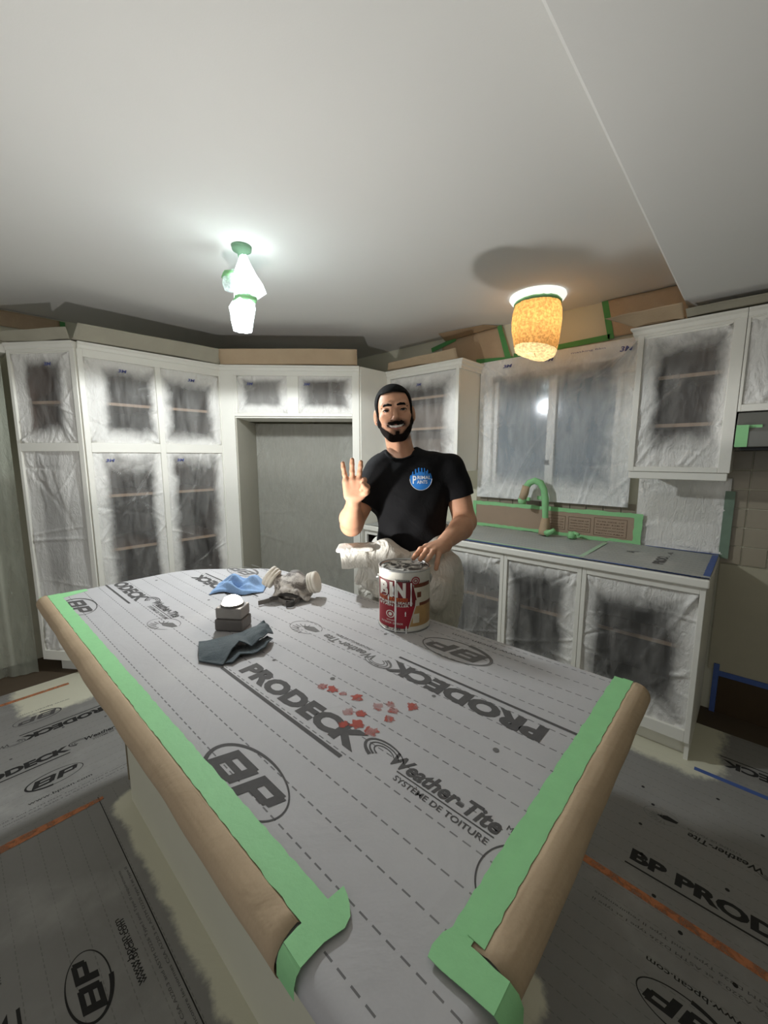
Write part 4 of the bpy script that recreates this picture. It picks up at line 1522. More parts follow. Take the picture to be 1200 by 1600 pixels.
def ringed(prof, seg=56):
    prof = prof + prof[:1]
    return MB().loft([[(r * math.cos(2 * PI * i / seg), r * math.sin(2 * PI * i / seg), z) for i in range(seg)] for r, z in prof], cap=False)


p = thing('paint_can', 'gallon paint can with red and white label under his left hand', 'can', (-.785, .952, ZT), YAW)
CANW = plain('can_white', srgb(214, 210, 198), .45, .4, .06, 12)
MB().lathe([(.001, 0), (CR, 0), (CR + .001, .003), (CR - .0005, .007), (CR - .0005, CHt - .008), (CR + .0012, CHt - .005), (CR + .0012, CHt - .001), (CR - .001, CHt), (CR - .004, CHt - .002), (CR - .0045, CHt - .012), (.001, CHt - .012)], 56).build('can_body', CANW, p, True)
ringed([(CR - .0008, 0), (CR + .0016, .0), (CR + .0016, .004), (CR - .0008, .0055)]).build('bottom_rim', STEEL, p, True)
ringed([(CR - .0052, CHt - .010), (CR - .0008, CHt - .004), (CR + .0015, CHt - .003), (CR + .0022, CHt), (CR - .002, CHt + .0016), (CR - .0056, CHt - .001)]).build('top_rim', STEEL, p, True)
t = NT('paint_smeared_lid')
nz = t.noise(t.obj(), 26, 5, .6, 1.5)
MATS['lid'] = t.finish(t.bsdf(t.mix(t.rng(nz, .45, .58), srgb(70, 68, 64), srgb(216, 213, 204)), .45, .5))
MB().lathe([(.001, CHt - .0075), (CR - .022, CHt - .0075), (CR - .02, CHt - .003), (CR - .0052, CHt - .003), (CR - .0052, CHt - .0105), (.001, CHt - .0105)], 48).build('lid', MATS['lid'], p, True)


def can_pt(s_, z, lift=.0006):
    """label coordinates: s_ -1..1 across the visible half, z height"""
    a = -PI / 2 + math.asin(max(-.999, min(.999, s_)))
    return ((CR + lift) * math.cos(a), (CR + lift) * math.sin(a), z)


def can_patch(name, fz, s0, s1, mat, lift, n=24, m_=10):
    """patch between curves: fz(s)->(z0,z1) ; s0/s1 floats or functions of v"""
    def fn(u, v):
        a = s0(v) if callable(s0) else s0
        b = s1(v) if callable(s1) else s1
        s_ = a + (b - a) * u
        z0_, z1_ = fz
        return can_pt(s_, z0_ + (z1_ - z0_) * v, lift)
    return grid_obj(name, fn, n, m_, mat, p)


RED = plain('label_red', srgb(150, 28, 44), .5, .35, .1, 20)
MAR = plain('label_maroon', srgb(112, 24, 32), .5, .35, .08, 20)
TAN = plain('label_tan', srgb(178, 142, 92), .5, .35, .25, 30)
CRM = plain('label_cream', srgb(206, 198, 178), .5, .35, .15, 30)
BRW = plain('label_brown', srgb(112, 62, 40), .5, .3, .2, 40)
ORG = plain('label_orange', srgb(196, 96, 44), .5, .3, .1, 40)
zz = lambda y: CHt - (y - 450) / 790 * CHt            # from picture rows of the label to height on the can
sx = lambda x: (x - 432) / 325
edge = lambda v: sx(500) + (sx(572) - sx(500)) * (v if False else 1) * 0
can_patch('label_lower', (zz(1190), zz(900)), sx(116), lambda v: sx(462) + (sx(545) - sx(462)) * v, RED, .0006)
can_patch('label_band', (zz(900), zz(820)), sx(116), lambda v: sx(545) + .02 * v, MAR, .0006)
can_patch('label_upper', (zz(820), zz(575)), sx(116), lambda v: sx(566) - (sx(566) - sx(508)) * v, MAR, .0006)
can_patch('label_picture', (zz(1165), zz(900)), lambda v: sx(480) + (sx(560) - sx(480)) * v, .97, TAN, .0005)
can_patch('label_picture', (zz(900), zz(620)), lambda v: sx(572) - (sx(572) - sx(520)) * v, .97, CRM, .0005)
can_patch('label_picture', (zz(900), zz(860)), sx(600), .96, BRW, .0009, 14, 4)
can_patch('label_picture', (zz(660), zz(610)), sx(530), .9, BRW, .0009, 14, 4)
can_patch('label_picture', (zz(790), zz(720)), sx(570), sx(620), BRW, .0009, 6, 4)
can_patch('label_picture', (zz(1120), zz(1000)), sx(520), sx(600), CRM, .0009, 8, 6)
can_patch('label_stripe', (zz(835), zz(790)), sx(128), sx(455), ORG, .0010, 20, 3)
WL = plain('label_white', srgb(222, 218, 208), .5, .35, .04)


def can_text(body, x0, x1, y0, y1, mat, bold=.02, lift=.0013, nm='label_lettering'):
    o = lettering(body, 0, 0, 1, 1, 0, 0, mat, p, bold, name=nm)
    for v in o.data.vertices:
        v.co = can_pt(sx(x0) + (sx(x1) - sx(x0)) * v.co.x, zz(y1) + (zz(y0) - zz(y1)) * v.co.y, lift)
    return o


can_text('B', 132, 222, 592, 786, WL, .06); can_text('I', 240, 276, 592, 786, WL, .03); can_text('N', 300, 432, 592, 786, WL, .06)
can_text('SHELLAC-BASE', 132, 450, 796, 830, MAR, .01, .0015)
can_text('PRIMER  SEALER', 124, 520, 838, 868, WL, .02); can_text('STAIN KILLER', 130, 470, 876, 905, WL, .02)
can_text('ZINSSER', 300, 485, 555, 585, INK, .03)
can_text('WHITE', 205, 320, 1080, 1100, WL, .0); can_text('INTERIOR  EXTERIOR', 150, 400, 1115, 1140, WL, .0); can_text('3.78 L', 190, 460, 1178, 1215, INK, .0)
for (cx_, cy_, r0, r1, mt) in ((250, 1010, .012, .0095, WL), (250, 1010, .0055, .0, WL), (548, 570, .0125, .0095, RED), (548, 570, .0065, .004, RED)):
    def fn(u, v, cx_=cx_, cy_=cy_, r0=r0, r1=r1):
        rr_ = r1 + (r0 - r1) * v
        return can_pt(sx(cx_) + rr_ * math.cos(2 * PI * u) / CR, zz(cy_) + rr_ * math.sin(2 * PI * u), .0016)
    grid_obj('label_ring', fn, 24, 1, mt, p)
for (x0_, y0_, y1_, wd) in ((312, 560, 1240, 9), (496, 590, 890, 7), (228, 760, 880, 6), (430, 960, 1020, 6), (442, 1150, 1245, 7), (285, 640, 770, 8)):
    def fn(u, v, x0_=x0_, y0_=y0_, y1_=y1_, wd=wd):
        k_ = 1 + .35 * math.sin(9 * v + x0_) + (.5 if v < .1 else 0)
        return can_pt(sx(x0_ + (u - .5) * 2 * wd * k_), zz(y1_ + (y0_ - y1_) * v), .0018 + .0012 * (1 - (2 * u - 1) ** 2))
    grid_obj('paint_drip', fn, 4, 16, WHITEPL, p)
for sg in (-1, 1):
    o = MB().lathe([(.001, 0), (.010, 0), (.010, .003), (.006, .006), (.001, .007)], 16).build('handle_ear', STEEL, p, True)
    o.location = (sg * (CR - .0005), 0, CHt * .80); o.rotation_euler = (0, sg * PI / 2, 0)
pts = []
for i in range(19):
    a = PI * i / 18
    pts.append((-(CR + .007) * math.cos(a), .062 * math.sin(a) * .9 + .004, CHt * .80 - .085 * math.sin(a) + .0))
MB().tube(pts, .0016, 8).build('wire_handle', STEEL, p, True)

# ------------------------------------------------------------------ cloths


def cloth(name, label, org, rot, Lx, Ly, fn_, mat, nu=44, nv=36, th=.0022):
    c_, s_ = math.cos(rot), math.sin(rot)

    def fn(u, v):
        x, y, z = fn_(u, v)
        return (org[0] + x * c_ - y * s_, org[1] + x * s_ + y * c_, org[2] + max(z, .0)+.003)
    o = grid_obj(name, fn, nu, nv, mat, thick=th)
    return tag(o, label, 'cloth')


def terry(name, col):
    t = NT(name)
    co = t.obj()
    f = t.noise(co, 120, 4, .7)
    c = t.mix(f, tuple(v * .7 for v in col), tuple(min(1, v * 1.2) for v in col))
    return t.finish(t.bsdf(c, .95, .1, t.bump(f, .7, .003), **{'Sheen Weight': .25}))


def poly_at(P, t):
    t = t * (len(P) - 1); i = min(int(t), len(P) - 2); f_ = t - i
    f_ = f_ * f_ * (3 - 2 * f_) * .5 + f_ * .5
    return [P[i][k] * (1 - f_) + P[i + 1][k] * f_ for k in range(3)]


def rag(name, label, back, front, mat, bulge, seed, dz=0.0, parent=None):
    """cloth between two rims given as points (x, y, height above the sheet)"""
    W = Wrinkle(.22, .12, seed, 16, .004, (.004, .012))

    def fn(u, v):
        a = poly_at(back, u); c = poly_at(front, u)
        q = [a[k] * (1 - v) + c[k] * v for k in range(3)]
        z = q[2] + bulge * math.sin(PI * v) * (.6 + .4 * math.sin(7 * u + 1)) + float(W(u * .22, v * .12))
        return (q[0], q[1], ZT + max(.0028, z + dz))
    o = grid_obj(name, fn, 60, 30, mat, parent, thick=.0024)
    return tag(o, label, 'cloth') if label else o


SLATE = terry('slate_terry', srgb(72, 82, 86))
o = rag('rag', 'crumpled dark slate rag lying in front of the work light',
    [(-1.120, .445, .004), (-1.090, .485, .014), (-1.068, .525, .020), (-1.050, .565, .028), (-1.030, .600, .036)],
    [(-1.010, .398, .003), (-.985, .410, .004), (-.945, .430, .003), (-.972, .470, .024), (-.985, .497, .030), (-.962, .520, .012), (-.958, .545, .026), (-.975, .578, .028), (-.985, .600, .014)], SLATE, .010, 3)
rag('lower_fold', None, [(-1.05, .45, .002), (-1.01, .50, .003), (-1.0, .545, .004), (-1.0, .585, .006)],
    [(-.955, .435, .002), (-.935, .452, .005), (-.948, .480, .012), (-.938, .510, .004), (-.930, .535, .012), (-.945, .562, .014), (-.968, .590, .006)], SLATE, .002, 4, 0, o)


def blue_shape(u, v):
    x = (u - .5) * .20
    y = (v - .5) * .13 + .018 * math.sin(7 * u + 2 * v)
    z = .052 * (math.sin(PI * u) ** .6) * (math.sin(PI * v) ** .5) * (.7 + .3 * math.sin(9 * v + 4 * u)) + .014 * math.sin(15 * u + 6 * v + 2 * math.sin(7 * v)) * math.sin(PI * v) * math.sin(PI * u) ** .5 + .006 * math.sin(31 * v + 9 * u)*math.sin(PI * u)
    return x, y, z


cloth('microfibre_cloth', 'crumpled pale blue cloth behind the work light', (-1.475, .76, ZT), YAW + .1, .2, .1, blue_shape, terry('blue_terry', srgb(140, 172, 212)))

# ------------------------------------------------------------------ respirator
RUB = NT('dusty_rubber')
_n = RUB.noise(RUB.obj(), 28, 5, .65, .8)
RUBBER = RUB.finish(RUB.bsdf(RUB.mix(RUB.rng(_n, .40, .60), srgb(104, 98, 94), srgb(190, 184, 176)), .7, .25))
p = thing('respirator_mask', 'dusty half-face respirator with two white round filters on the island', 'respirator', (-1.235, .835, ZT), YAW)
f = Field((-.09, -.075, -.004), (.095, .075, .115), .0022)
f.add(ell((0.004, .0, .036), (.064, .048, .050), Matrix.Rotation(-.22, 3, 'Y')), .01)
f.add(ell((0.012, .022, .066), (.040, .034, .030)), .02)
f.add(cone((-.052, -.024, .016), (-.012, -.045, .042), .011, .010), .012); f.add(cone((-.012, -.045, .042), (.03, -.046, .036), .010, .010), .012); f.add(cone((.03, -.046, .036), (.066, -.034, .012), .010, .009), .012)
f.add(cone((.066, -.034, .012), (.07, .0, .02), .009, .012), .012)
f.add(cone((-.03, 0, .055), (-.055, .012, .072), .024, .022), .015); f.add(cone((.045, 0, .045), (.066, .006, .05), .024, .022), .015)
f.cut(ell((.0, -.052, .008), (.050, .034, .030)), .006)
f.cut(rbox((0, 0, -.02), (.2, .2, .021), .0), .002)
link('facepiece', f.mesh('facepiece'), RUBBER, p, True)
MB().lathe([(.001, .0), (.020, .0), (.021, .006), (.017, .011), (.001, .012)], 24, .012, .026).build('exhale_valve', plain('valve_grey', srgb(120, 116, 112), .6, .3), p, True, loc=(0, 0, .086))
FW = plain('filter_white', srgb(214, 208, 196), .7, .25, .08, 30)
prof = [(.001, -.002), (.030, -.002), (.038, .0), (.038, .006), (.035, .007), (.035, .010), (.040, .011), (.040, .017), (.037, .018), (.037, .021), (.040, .022), (.040, .030), (.036, .033), (.001, .033)]
for (loc_, rx, ry, nm) in (((-.058, .006, .070), -.15, -1.02, 'filter'), ((.070, .004, .056), .1, 1.32, 'filter')):
    o = MB().lathe(prof, 32).build(nm, FW, p, True)
    o.location = loc_; o.rotation_euler = (rx, ry, 0)
ST = plain('strap_elastic', srgb(112, 108, 104), .8, .2, .15, 60)
SD = plain('strap_dark', srgb(66, 64, 62), .7, .2, .1, 60)


def strap(pts, w_, mat, nm='strap'):
    m = MB()
    pts = [Vector(q) for q in pts]
    fine = []
    for i in range(len(pts) - 1):
        a = pts[max(i - 1, 0)]; b = pts[i]; c = pts[i + 1]; d = pts[min(i + 2, len(pts) - 1)]
        for k in range(6):
            t_ = k / 6
            fine.append(.5 * ((2 * b) + (c - a) * t_ + (2 * a - 5 * b + 4 * c - d) * t_ * t_ + (3 * b - a - 3 * c + d) * t_ ** 3))
    fine.append(pts[-1])
    rings = []
    for i, q in enumerate(fine):
        d = (fine[min(i + 1, len(fine) - 1)] - fine[max(i - 1, 0)]).normalized()
        up = Vector((0, 0, 1)); sd = d.cross(up)
        sd = sd.normalized() if sd.length > .1 else Vector((1, 0, 0))
        uu = sd.cross(d).normalized()
        rings.append([q + uu * w_ / 2 + sd * .001, q + uu * w_ / 2 - sd * .001, q - uu * w_ / 2 - sd * .001, q - uu * w_ / 2 + sd * .001])
    m.loft(rings)
    return m.build(nm, mat, p)


strap([(-.03, -.03, .026), (.0, -.052, .030), (.028, -.056, .026), (.042, -.052, .014)], .010, SD)
strap([(-.045, -.035, .012), (-.02, -.062, .012), (.008, -.075, .010), (.028, -.07, .011), (.042, -.05, .018)], .016, ST)
strap([(.000, -.068, .010), (.004, -.092, .010), (.020, -.094, .010), (.030, -.082, .012), (.024, -.070, .014)], .018, SD, 'strap_buckle')
strap([(-.03, -.052, .012), (-.055, -.05, .012), (-.078, -.062, .010), (-.098, -.078, .010)], .016, ST)
strap([(-.035, -.055, .020), (-.05, -.06, .022), (-.062, -.056, .016)], .014, SD)
# ------------------------------------------------------------------ the man behind the island
# local frame: X to the picture's right, Y towards the camera side, Z up; origin on the floor between his feet
person = None
PORG = Vector((-1.0655, 1.2481, 0))
HR = 0.0023
SKIN = NT('skin')
_co = SKIN.obj()
_n1 = SKIN.noise(_co, 18, 4); _n2 = SKIN.noise(_co, 160, 3)
_c = SKIN.mix(_n1, srgb(186, 138, 108), srgb(212, 164, 134))
_c = SKIN.mix(SKIN.math('MULTIPLY', _n2, .25), _c, srgb(168, 112, 88))
_st = SKIN.n('Attribute', attribute_type='GEOMETRY', attribute_name='stubble_shade').outputs['Fac']
_c = SKIN.mix(_st, _c, srgb(62, 46, 40))
SKINM = SKIN.finish(SKIN.bsdf(_c, .58, .3, None, **{'Subsurface Weight': .12, 'Subsurface Radius': (.01, .004, .002), 'Subsurface Scale': .6}))

HC_ = Vector((-.017, .0, 1.629))          # centre of the head
HS_ = .95
HROT = Matrix.Rotation(math.radians(-6.5), 3, 'Y') @ Matrix.Rotation(math.radians(-3), 3, 'X')
EX, EZ = .0335, .0055                     # eye position


def hp(x, y, z):
    q = HC_ + HROT @ (HS_ * Vector((x, y, z)))
    return (q.x, q.y, q.z)


def he(c, r, rot=None):
    R = HROT if rot is None else HROT @ rot
    return ell(hp(*c), tuple(HS_ * k for k in r), R)


def hc(a, b, r1, r2):
    return cone(hp(*a), hp(*b), r1 * HS_, r2 * HS_)



def smax(a, b, k):
    t = np.clip(.5 + .5 * (b - a) / k, 0, 1)
    return a * (1 - t) + b * t + k * t * (1 - t)


def beard_region(x, y, z):
    """signed region of the beard in head coordinates: negative inside"""
    ax_ = np.abs(x)
    q_ = np.clip((.068 - ax_) / .050, 0, 1)
    line = -.042 - .048 * q_ ** .8
    jaw = smax(z - line, -(y + .014), .005)
    strapz = smax(smax(z + .006, .0565 - ax_, .004), np.abs(y - .008) - .018, .004)
    strap2 = smax(smax(z + .026, .049 - ax_, .004), y - .036, .004)
    # moustache: a thick bow that droops past the corners of the mouth
    mz = -.0430 - .26 * np.maximum(ax_ - .012, 0) - 9.0 * np.maximum(ax_ - .026, 0) ** 2
    mou = smax(smax(np.abs(z - mz) - .0080, ax_ - .037, .004), .05 - y, .004)
    soul = smax(smax(ax_ - .008, np.abs(z + .083) - .008, .004), .05 - y, .004)
    return np.minimum.reduce([jaw, strapz, strap2, mou, soul])


def add_stubble_shade(me):
    co = np.empty(len(me.vertices) * 3, dtype=np.float32); me.vertices.foreach_get('co', co)
    co = co.reshape(-1, 3) - np.array(HC_)
    loc_ = co @ np.array(HROT) / HS_
    x, y, z = loc_.T
    d = beard_region(x, y, z)
    st = np.clip(1 - d / .016, 0, 1) ** 1.6 * .8
    st *= np.clip((z + .122) / .016, 0, 1) * (z < .02) * np.clip((y + .012) / .02, 0, 1)
    scalp = np.clip(1 - (.078 - .10 * np.abs(x) - z) / .010, 0, 1) * .6 * (z > .05)
    # eye-socket shade painted into the skin colour round the lids
    lid = np.clip(1 - np.hypot((np.abs(x) - EX) / .016, (z - EZ) / .0062), 0, 1) * .55 * (y > .05)
    # red of the palm and finger joints is left to the light
    st = np.clip(np.maximum.reduce([st, scalp, lid]), 0, 1)
    at = me.attributes.new('stubble_shade', 'FLOAT', 'POINT')
    at.data.foreach_set('value', st.astype(np.float32))


def chain(f, P, R, k):
    for i in range(len(P) - 1):
        f.add(hc(P[i], P[i + 1], R[i], R[i + 1]), k)


def skull(f):
    """head without the features that hair or beard do not follow"""
    f.add(he((0, -.022, .034), (.073, .094, .078)), .01)
    f.add(he((0, .022, -.012), (.063, .066, .090)), .025)
    f.add(he((0, .026, -.070), (.051, .052, .040)), .025)
    f.add(he((0, .068, -.098), (.022, .016, .016)), .025)
    for s in (-1, 1):
        f.add(hc((s * .057, -.008, -.040), (s * .023, .060, -.098), .015, .014), .02)


body = Field((-.26, -.16, .93), (.335, .45, 1.76), HR)
skull(body)
body.add(he((0, .066, -.056), (.036, .024, .026)), .02)
for s in (-1, 1):
    body.add(he((s * .043, .057, -.020), (.021, .020, .015)), .018)
    body.add(he((s * .040, .067, -.036), (.016, .014, .014)), .014)     # cheeks lifted by the smile
    body.add(hc((s * .012, .082, EZ + .020), (s * .046, .064, EZ + .022), .008, .007), .010)
    body.cut(he((s * EX, .096, EZ + .002), (.017, .017, .011)), .010)
    body.add(he((s * EX, .068, EZ), (.0158, .0158, .0142)), .004)
    body.cut(he((s * EX, .090, EZ - .0010), (.0132, .024, .0036)), .0015)
    er = Matrix.Rotation(s * .35, 3, 'Z') @ Matrix.Rotation(-.15, 3, 'X')
    body.add(he((s * .079, -.014, -.012), (.0075, .019, .032), er), .006)
    body.cut(he((s * .086, -.006, -.008), (.006, .010, .018), er), .004)
    body.add(hc((s * .074, .002, -.036), (s * .074, -.004, -.043), .006, .005), .006)
# nose
body.add(hc((0, .080, .014), (0, .101, -.022), .0078, .0108), .010)
body.add(he((0, .103, -.027), (.0120, .0105, .0095)), .008)
for s in (-1, 1):
    body.add(he((s * .0135, .089, -.031), (.0082, .0095, .0070)), .006)
    body.cut(he((s * .0070, .098, -.039), (.0035, .0045, .003)), .002)
# broad smile
M = [(-.0370, .0600, -.0485), (-.025, .0780, -.0555), (-.011, .0900, -.0595), (.011, .0900, -.0595), (.025, .0780, -.0555), (.0370, .0600, -.0485)]
for i, (a, b) in enumerate(zip(M[:-1], M[1:])):
    rr_ = (.0030, .0056, .0066, .0066, .0056, .0030)
    body.cut(hc(a, b, rr_[i], rr_[i + 1]), .002)
    body.cut(hc((a[0], a[1] + .012, a[2]), (b[0], b[1] + .012, b[2]), rr_[i], rr_[i + 1]), .002)
# neck and trunk under the shirt
body.add(cone(hp(0, -.028, -.055), (.020, -.030, 1.43), .050, .056), .02)
body.add(cone(hp(0.018, .020, -.10), (.028, .022, 1.452), .018, .014), .03)
body.add(cone((-.06, -.02, 1.405), (.19, -.02, 1.41), .048, .05), .04)
body.add(ell((.055, -.012, 1.30), (.140, .085, .16)), .04)
body.add(ell((.05, -.005, 1.08), (.125, .085, .18)), .05)
# raised right arm (left in the picture)
SHL, ELL, WRL = (-.085, -.012, 1.392), (-.186, .060, 1.188), (-.168, .178, 1.292)
body.add(cone(SHL, ELL, .050, .041), .02)
body.add(cone(ELL, (-.184, .105, 1.222), .041, .043), .02)
body.add(cone((-.184, .105, 1.222), WRL, .042, .0255), .015)
# palm: heel, ball of the thumb, outer edge
body.add(cone(WRL, (-.166, .190, 1.312), .0245, .026), .012)
body.add(cone((-.186, .196, 1.318), (-.192, .202, 1.368), .0165, .0145), .012)
body.add(cone((-.166, .198, 1.322), (-.166, .203, 1.372), .0165, .0145), .014)
body.add(cone((-.146, .202, 1.320), (-.141, .206, 1.370), .0185, .0145), .014)


def finger(pts, r0, r1, k=.004):
    n = len(pts) - 1
    for i in range(n):
        a = r0 + (r1 - r0) * i / n; b = r0 + (r1 - r0) * (i + 1) / n
        body.add(cone(pts[i], pts[i + 1], a, b), k if i else .008)


finger([(-.191, .202, 1.368), (-.1965, .208, 1.394), (-.2005, .212, 1.418), (-.202, .213, 1.434)], .0088, .0070)
finger([(-.170, .203, 1.374), (-.170, .210, 1.404), (-.1695, .214, 1.430), (-.1690, .215, 1.446)], .0095, .0076)
finger([(-.148, .204, 1.374), (-.1435, .210, 1.402), (-.1400, .214, 1.424), (-.1385, .215, 1.438)], .0095, .0076)
finger([(-.133, .205, 1.366), (-.126, .230, 1.376), (-.128, .243, 1.358), (-.137, .235, 1.344)], .0098, .0085)
finger([(-.138, .204, 1.322), (-.122, .222, 1.335), (-.118, .240, 1.352), (-.128, .254, 1.362)], .0155, .0090, .006)
# left arm reaching down to the can
SHR, ELR, WRR = (.222, -.012, 1.392), (.268, .030, 1.196), (.152, .262, 1.160)
body.add(cone(SHR, ELR, .054, .044), .02)
body.add(cone(ELR, (.240, .098, 1.182), .043, .044), .02)
body.add(cone((.240, .098, 1.182), WRR, .043, .0265), .015)
for (a, b, ra, rb) in (((.148, .272, 1.160), (.084, .330, 1.160), .020, .0125), ((.150, .274, 1.158), (.100, .338, 1.160), .020, .0125), ((.152, .276, 1.156), (.113, .344, 1.155), .020, .0125), ((.155, .276, 1.152), (.124, .346, 1.148), .019, .012)):
    body.add(cone(a, b, ra, rb), .010)
finger([(.084, .330, 1.160), (.062, .352, 1.158), (.046, .366, 1.143), (.037, .374, 1.1335)], .0098, .0074)
finger([(.100, .338, 1.160), (.081, .364, 1.158), (.066, .381, 1.143), (.058, .390, 1.1335)], .0100, .0076)
finger([(.113, .344, 1.155), (.099, .371, 1.155), (.087, .388, 1.142), (.0795, .397, 1.1335)], .0096, .0074)
finger([(.124, .346, 1.148), (.118, .370, 1.142), (.112, .386, 1.122), (.108, .392, 1.104)], .0088, .0070)
finger([(.128, .286, 1.156), (.092, .298, 1.150), (.070, .312, 1.142), (.056, .322, 1.1345)], .0135, .0085, .006)
pm = body.mesh('person')
add_stubble_shade(pm)
person = link('person', pm, SKINM, None, True)
person.location = PORG
person.rotation_euler = (0, 0, YAW)
tag(person, 'smiling bearded man in black t-shirt raising three fingers behind the island', 'person')
del body

# --- hair, beard, eyebrows: solids that follow the head
HAIR = plain('black_hair', srgb(16, 14, 13), .85, .1, .3, 60, .5, 260)
BEARD = plain('dark_beard', srgb(30, 24, 21), .9, .08, .3, 90, .6, 300)


def head_field(h=.002, mn=(-.115, -.14, 1.47), mx=(.095, .13, 1.76)):
    return Field(mn, mx, h)


def local_head(f):
    X, Y, Z = f.coords()
    R = np.array(HROT.transposed(), dtype=np.float32)
    px, py, pz = X - HC_.x, Y - HC_.y, Z - HC_.z
    return [R[i, 0] * px + R[i, 1] * py + R[i, 2] * pz for i in range(3)]


def smax(a, b, k):
    t = np.clip(.5 + .5 * (b - a) / k, 0, 1)
    return a * (1 - t) + b * t + k * t * (1 - t)


f = head_field()
skull(f)
f.v -= .0055
x, y, z = [q / HS_ for q in local_head(f)]
ax_ = np.abs(x)
rough = (.0016 * np.sin(900 * x + 5 * np.sin(310 * z)) * np.sin(760 * z + 4 * np.sin(400 * y))).astype(np.float32)
# hairline: straight over the forehead, square at the temples, short sideburns down to the ears
front = (.078 - .10 * ax_) - z
temple = smax((y - .034), (-.004 - z), .006)
temple = smax(temple, (.050 - ax_), .006)
back = smax(y + .02, -.075 - z, .01)
burn = smax(smax(np.abs(y - .012) - .011, .052 - ax_, .004), np.abs(z + .018) - .04, .004)
keep = np.minimum(np.minimum(np.minimum(front, temple), back), burn) + rough
f.v = smax(f.v, keep.astype(np.float32), .004)
link('hair', f.mesh('hair'), HAIR, person, True)

f = head_field(.0018, (-.105, -.04, 1.47), (.08, .13, 1.64))
skull(f)
f.add(he((0, .066, -.056), (.036, .024, .026)), .02)
f.v -= .0028
x, y, z = [q / HS_ for q in local_head(f)]
ax_ = np.abs(x)
rough = (.0022 * np.sin(820 * x + 5 * np.sin(290 * z)) * np.sin(700 * z + 4 * np.sin(380 * x)) + .0018 * np.sin(240 * x + 3) * np.sin(210 * z)).astype(np.float32)
keep = beard_region(x, y, z) + rough
f.v = smax(f.v, keep.astype(np.float32), .003)
for i, (a, b) in enumerate(zip(M[:-1], M[1:])):
    f.cut(hc((a[0], a[1] + .004, a[2] - .001), (b[0], b[1] + .004, b[2] - .001), .0062, .0062), .002)
    f.cut(hc((a[0], a[1] + .016, a[2] - .001), (b[0], b[1] + .016, b[2] - .001), .0062, .0062), .002)
f.cut(he((0, .098, -.0700), (.022, .03, .0060)), .003)
link('beard', f.mesh('beard'), BEARD, person, True)

EYEW = plain('eye_white', srgb(196, 188, 180), .3, .5, .02)
for s in (-1, 1):
    f = Field((-.11, .02, 1.60), (.09, .12, 1.70), .0014)
    chain(f, [(s * .0125, .0880, EZ + .0195), (s * .025, .0845, EZ + .0222), (s * .039, .0745, EZ + .0212), (s * .0525, .0585, EZ + .0118)], (.0042, .0052, .0046, .0022), .002)
    link('eyebrow', f.mesh('eyebrow'), HAIR, person, True)
    f = Field((-.11, .02, 1.60), (.09, .12, 1.66), .0012)
    chain(f, [(s * (EX - .0130), .0790, EZ - .0008), (s * (EX - .006), .0835, EZ + .0030), (s * (EX + .003), .0838, EZ + .0036), (s * (EX + .010), .0800, EZ + .0022), (s * (EX + .0150), .0740, EZ - .0012)], (.0012, .0017, .0018, .0017, .0012), .001)
    link('eyelashes', f.mesh('eyelashes'), HAIR, person, True)
    eye = MB().lathe([(.0001, -.0125)] + [(.0125 * math.sin(PI * k / 16), -.0125 * math.cos(PI * k / 16)) for k in range(1, 16)] + [(.0001, .0125)], 24).build('eye', EYEW, person, True)
    eye.location = hp(s * EX, .0680, EZ - .0005)
    eye.rotation_euler = (-PI / 2 + .02, 0, 0)
    MB().lathe([(.0001, .0129), (.0032, .0127), (.0060, .0116), (.0064, .0106), (.0001, .0103)], 20).build('iris', plain('brown_iris', srgb(38, 25, 18), .2, .6, .1), eye, True)
f = Field((-.07, .02, 1.53), (.04, .12, 1.61), .0013)
chain(f, [(-.030, .0675, -.0520), (-.017, .0825, -.0565), (0, .0885, -.0585), (.017, .0825, -.0565), (.030, .0675, -.0520)], (.0034, .0052, .0058, .0052, .0034), .001)
link('teeth', f.mesh('teeth'), plain('tooth_white', srgb(252, 246, 238), .3, .5, .02), person, True)
f = Field((-.07, .02, 1.53), (.04, .12, 1.61), .0013)
chain(f, [(-.030, .0690, -.0460), (-.016, .0865, -.0495), (0, .0920, -.0505), (.016, .0865, -.0495), (.030, .0690, -.0460)], (.0016, .0022, .0024, .0022, .0016), .001)
chain(f, [(-.029, .0700, -.0545), (-.016, .0835, -.0645), (0, .0895, -.0675), (.016, .0835, -.0645), (.029, .0700, -.0545)], (.0018, .0032, .0038, .0032, .0018), .001)
link('lips', f.mesh('lips'), plain('lip_pink', srgb(184, 116, 104), .4, .4, .08), person, True)

# --- t-shirt
SH = NT('black_cotton')
_f = SH.noise(SH.obj(), 300, 3); _w = SH.noise(SH.obj(), 11, 4, .5, .6)
SHIRT = SH.finish(SH.bsdf(SH.mix(_f, srgb(11, 11, 13), srgb(20, 20, 22)), .85, .2, SH.bump(_w, .35, .02)))
f = Field((-.26, -.17, 1.03), (.345, .20, 1.50), .0036)
f.add(cone((-.055, -.018, 1.402), (.195, -.018, 1.408), .062, .063), .02)
f.add(ell((.057, -.010, 1.325), (.160, .108, .150)), .05)
f.add(ell((.055, -.002, 1.16), (.138, .104, .150)), .07)
f.add(ell((.05, .0, 1.05), (.128, .098, .12)), .05)
f.add(cone((-.02, -.02, 1.435), (.06, -.02, 1.438), .055, .055), .03)
X, Y, Z = f.coords()


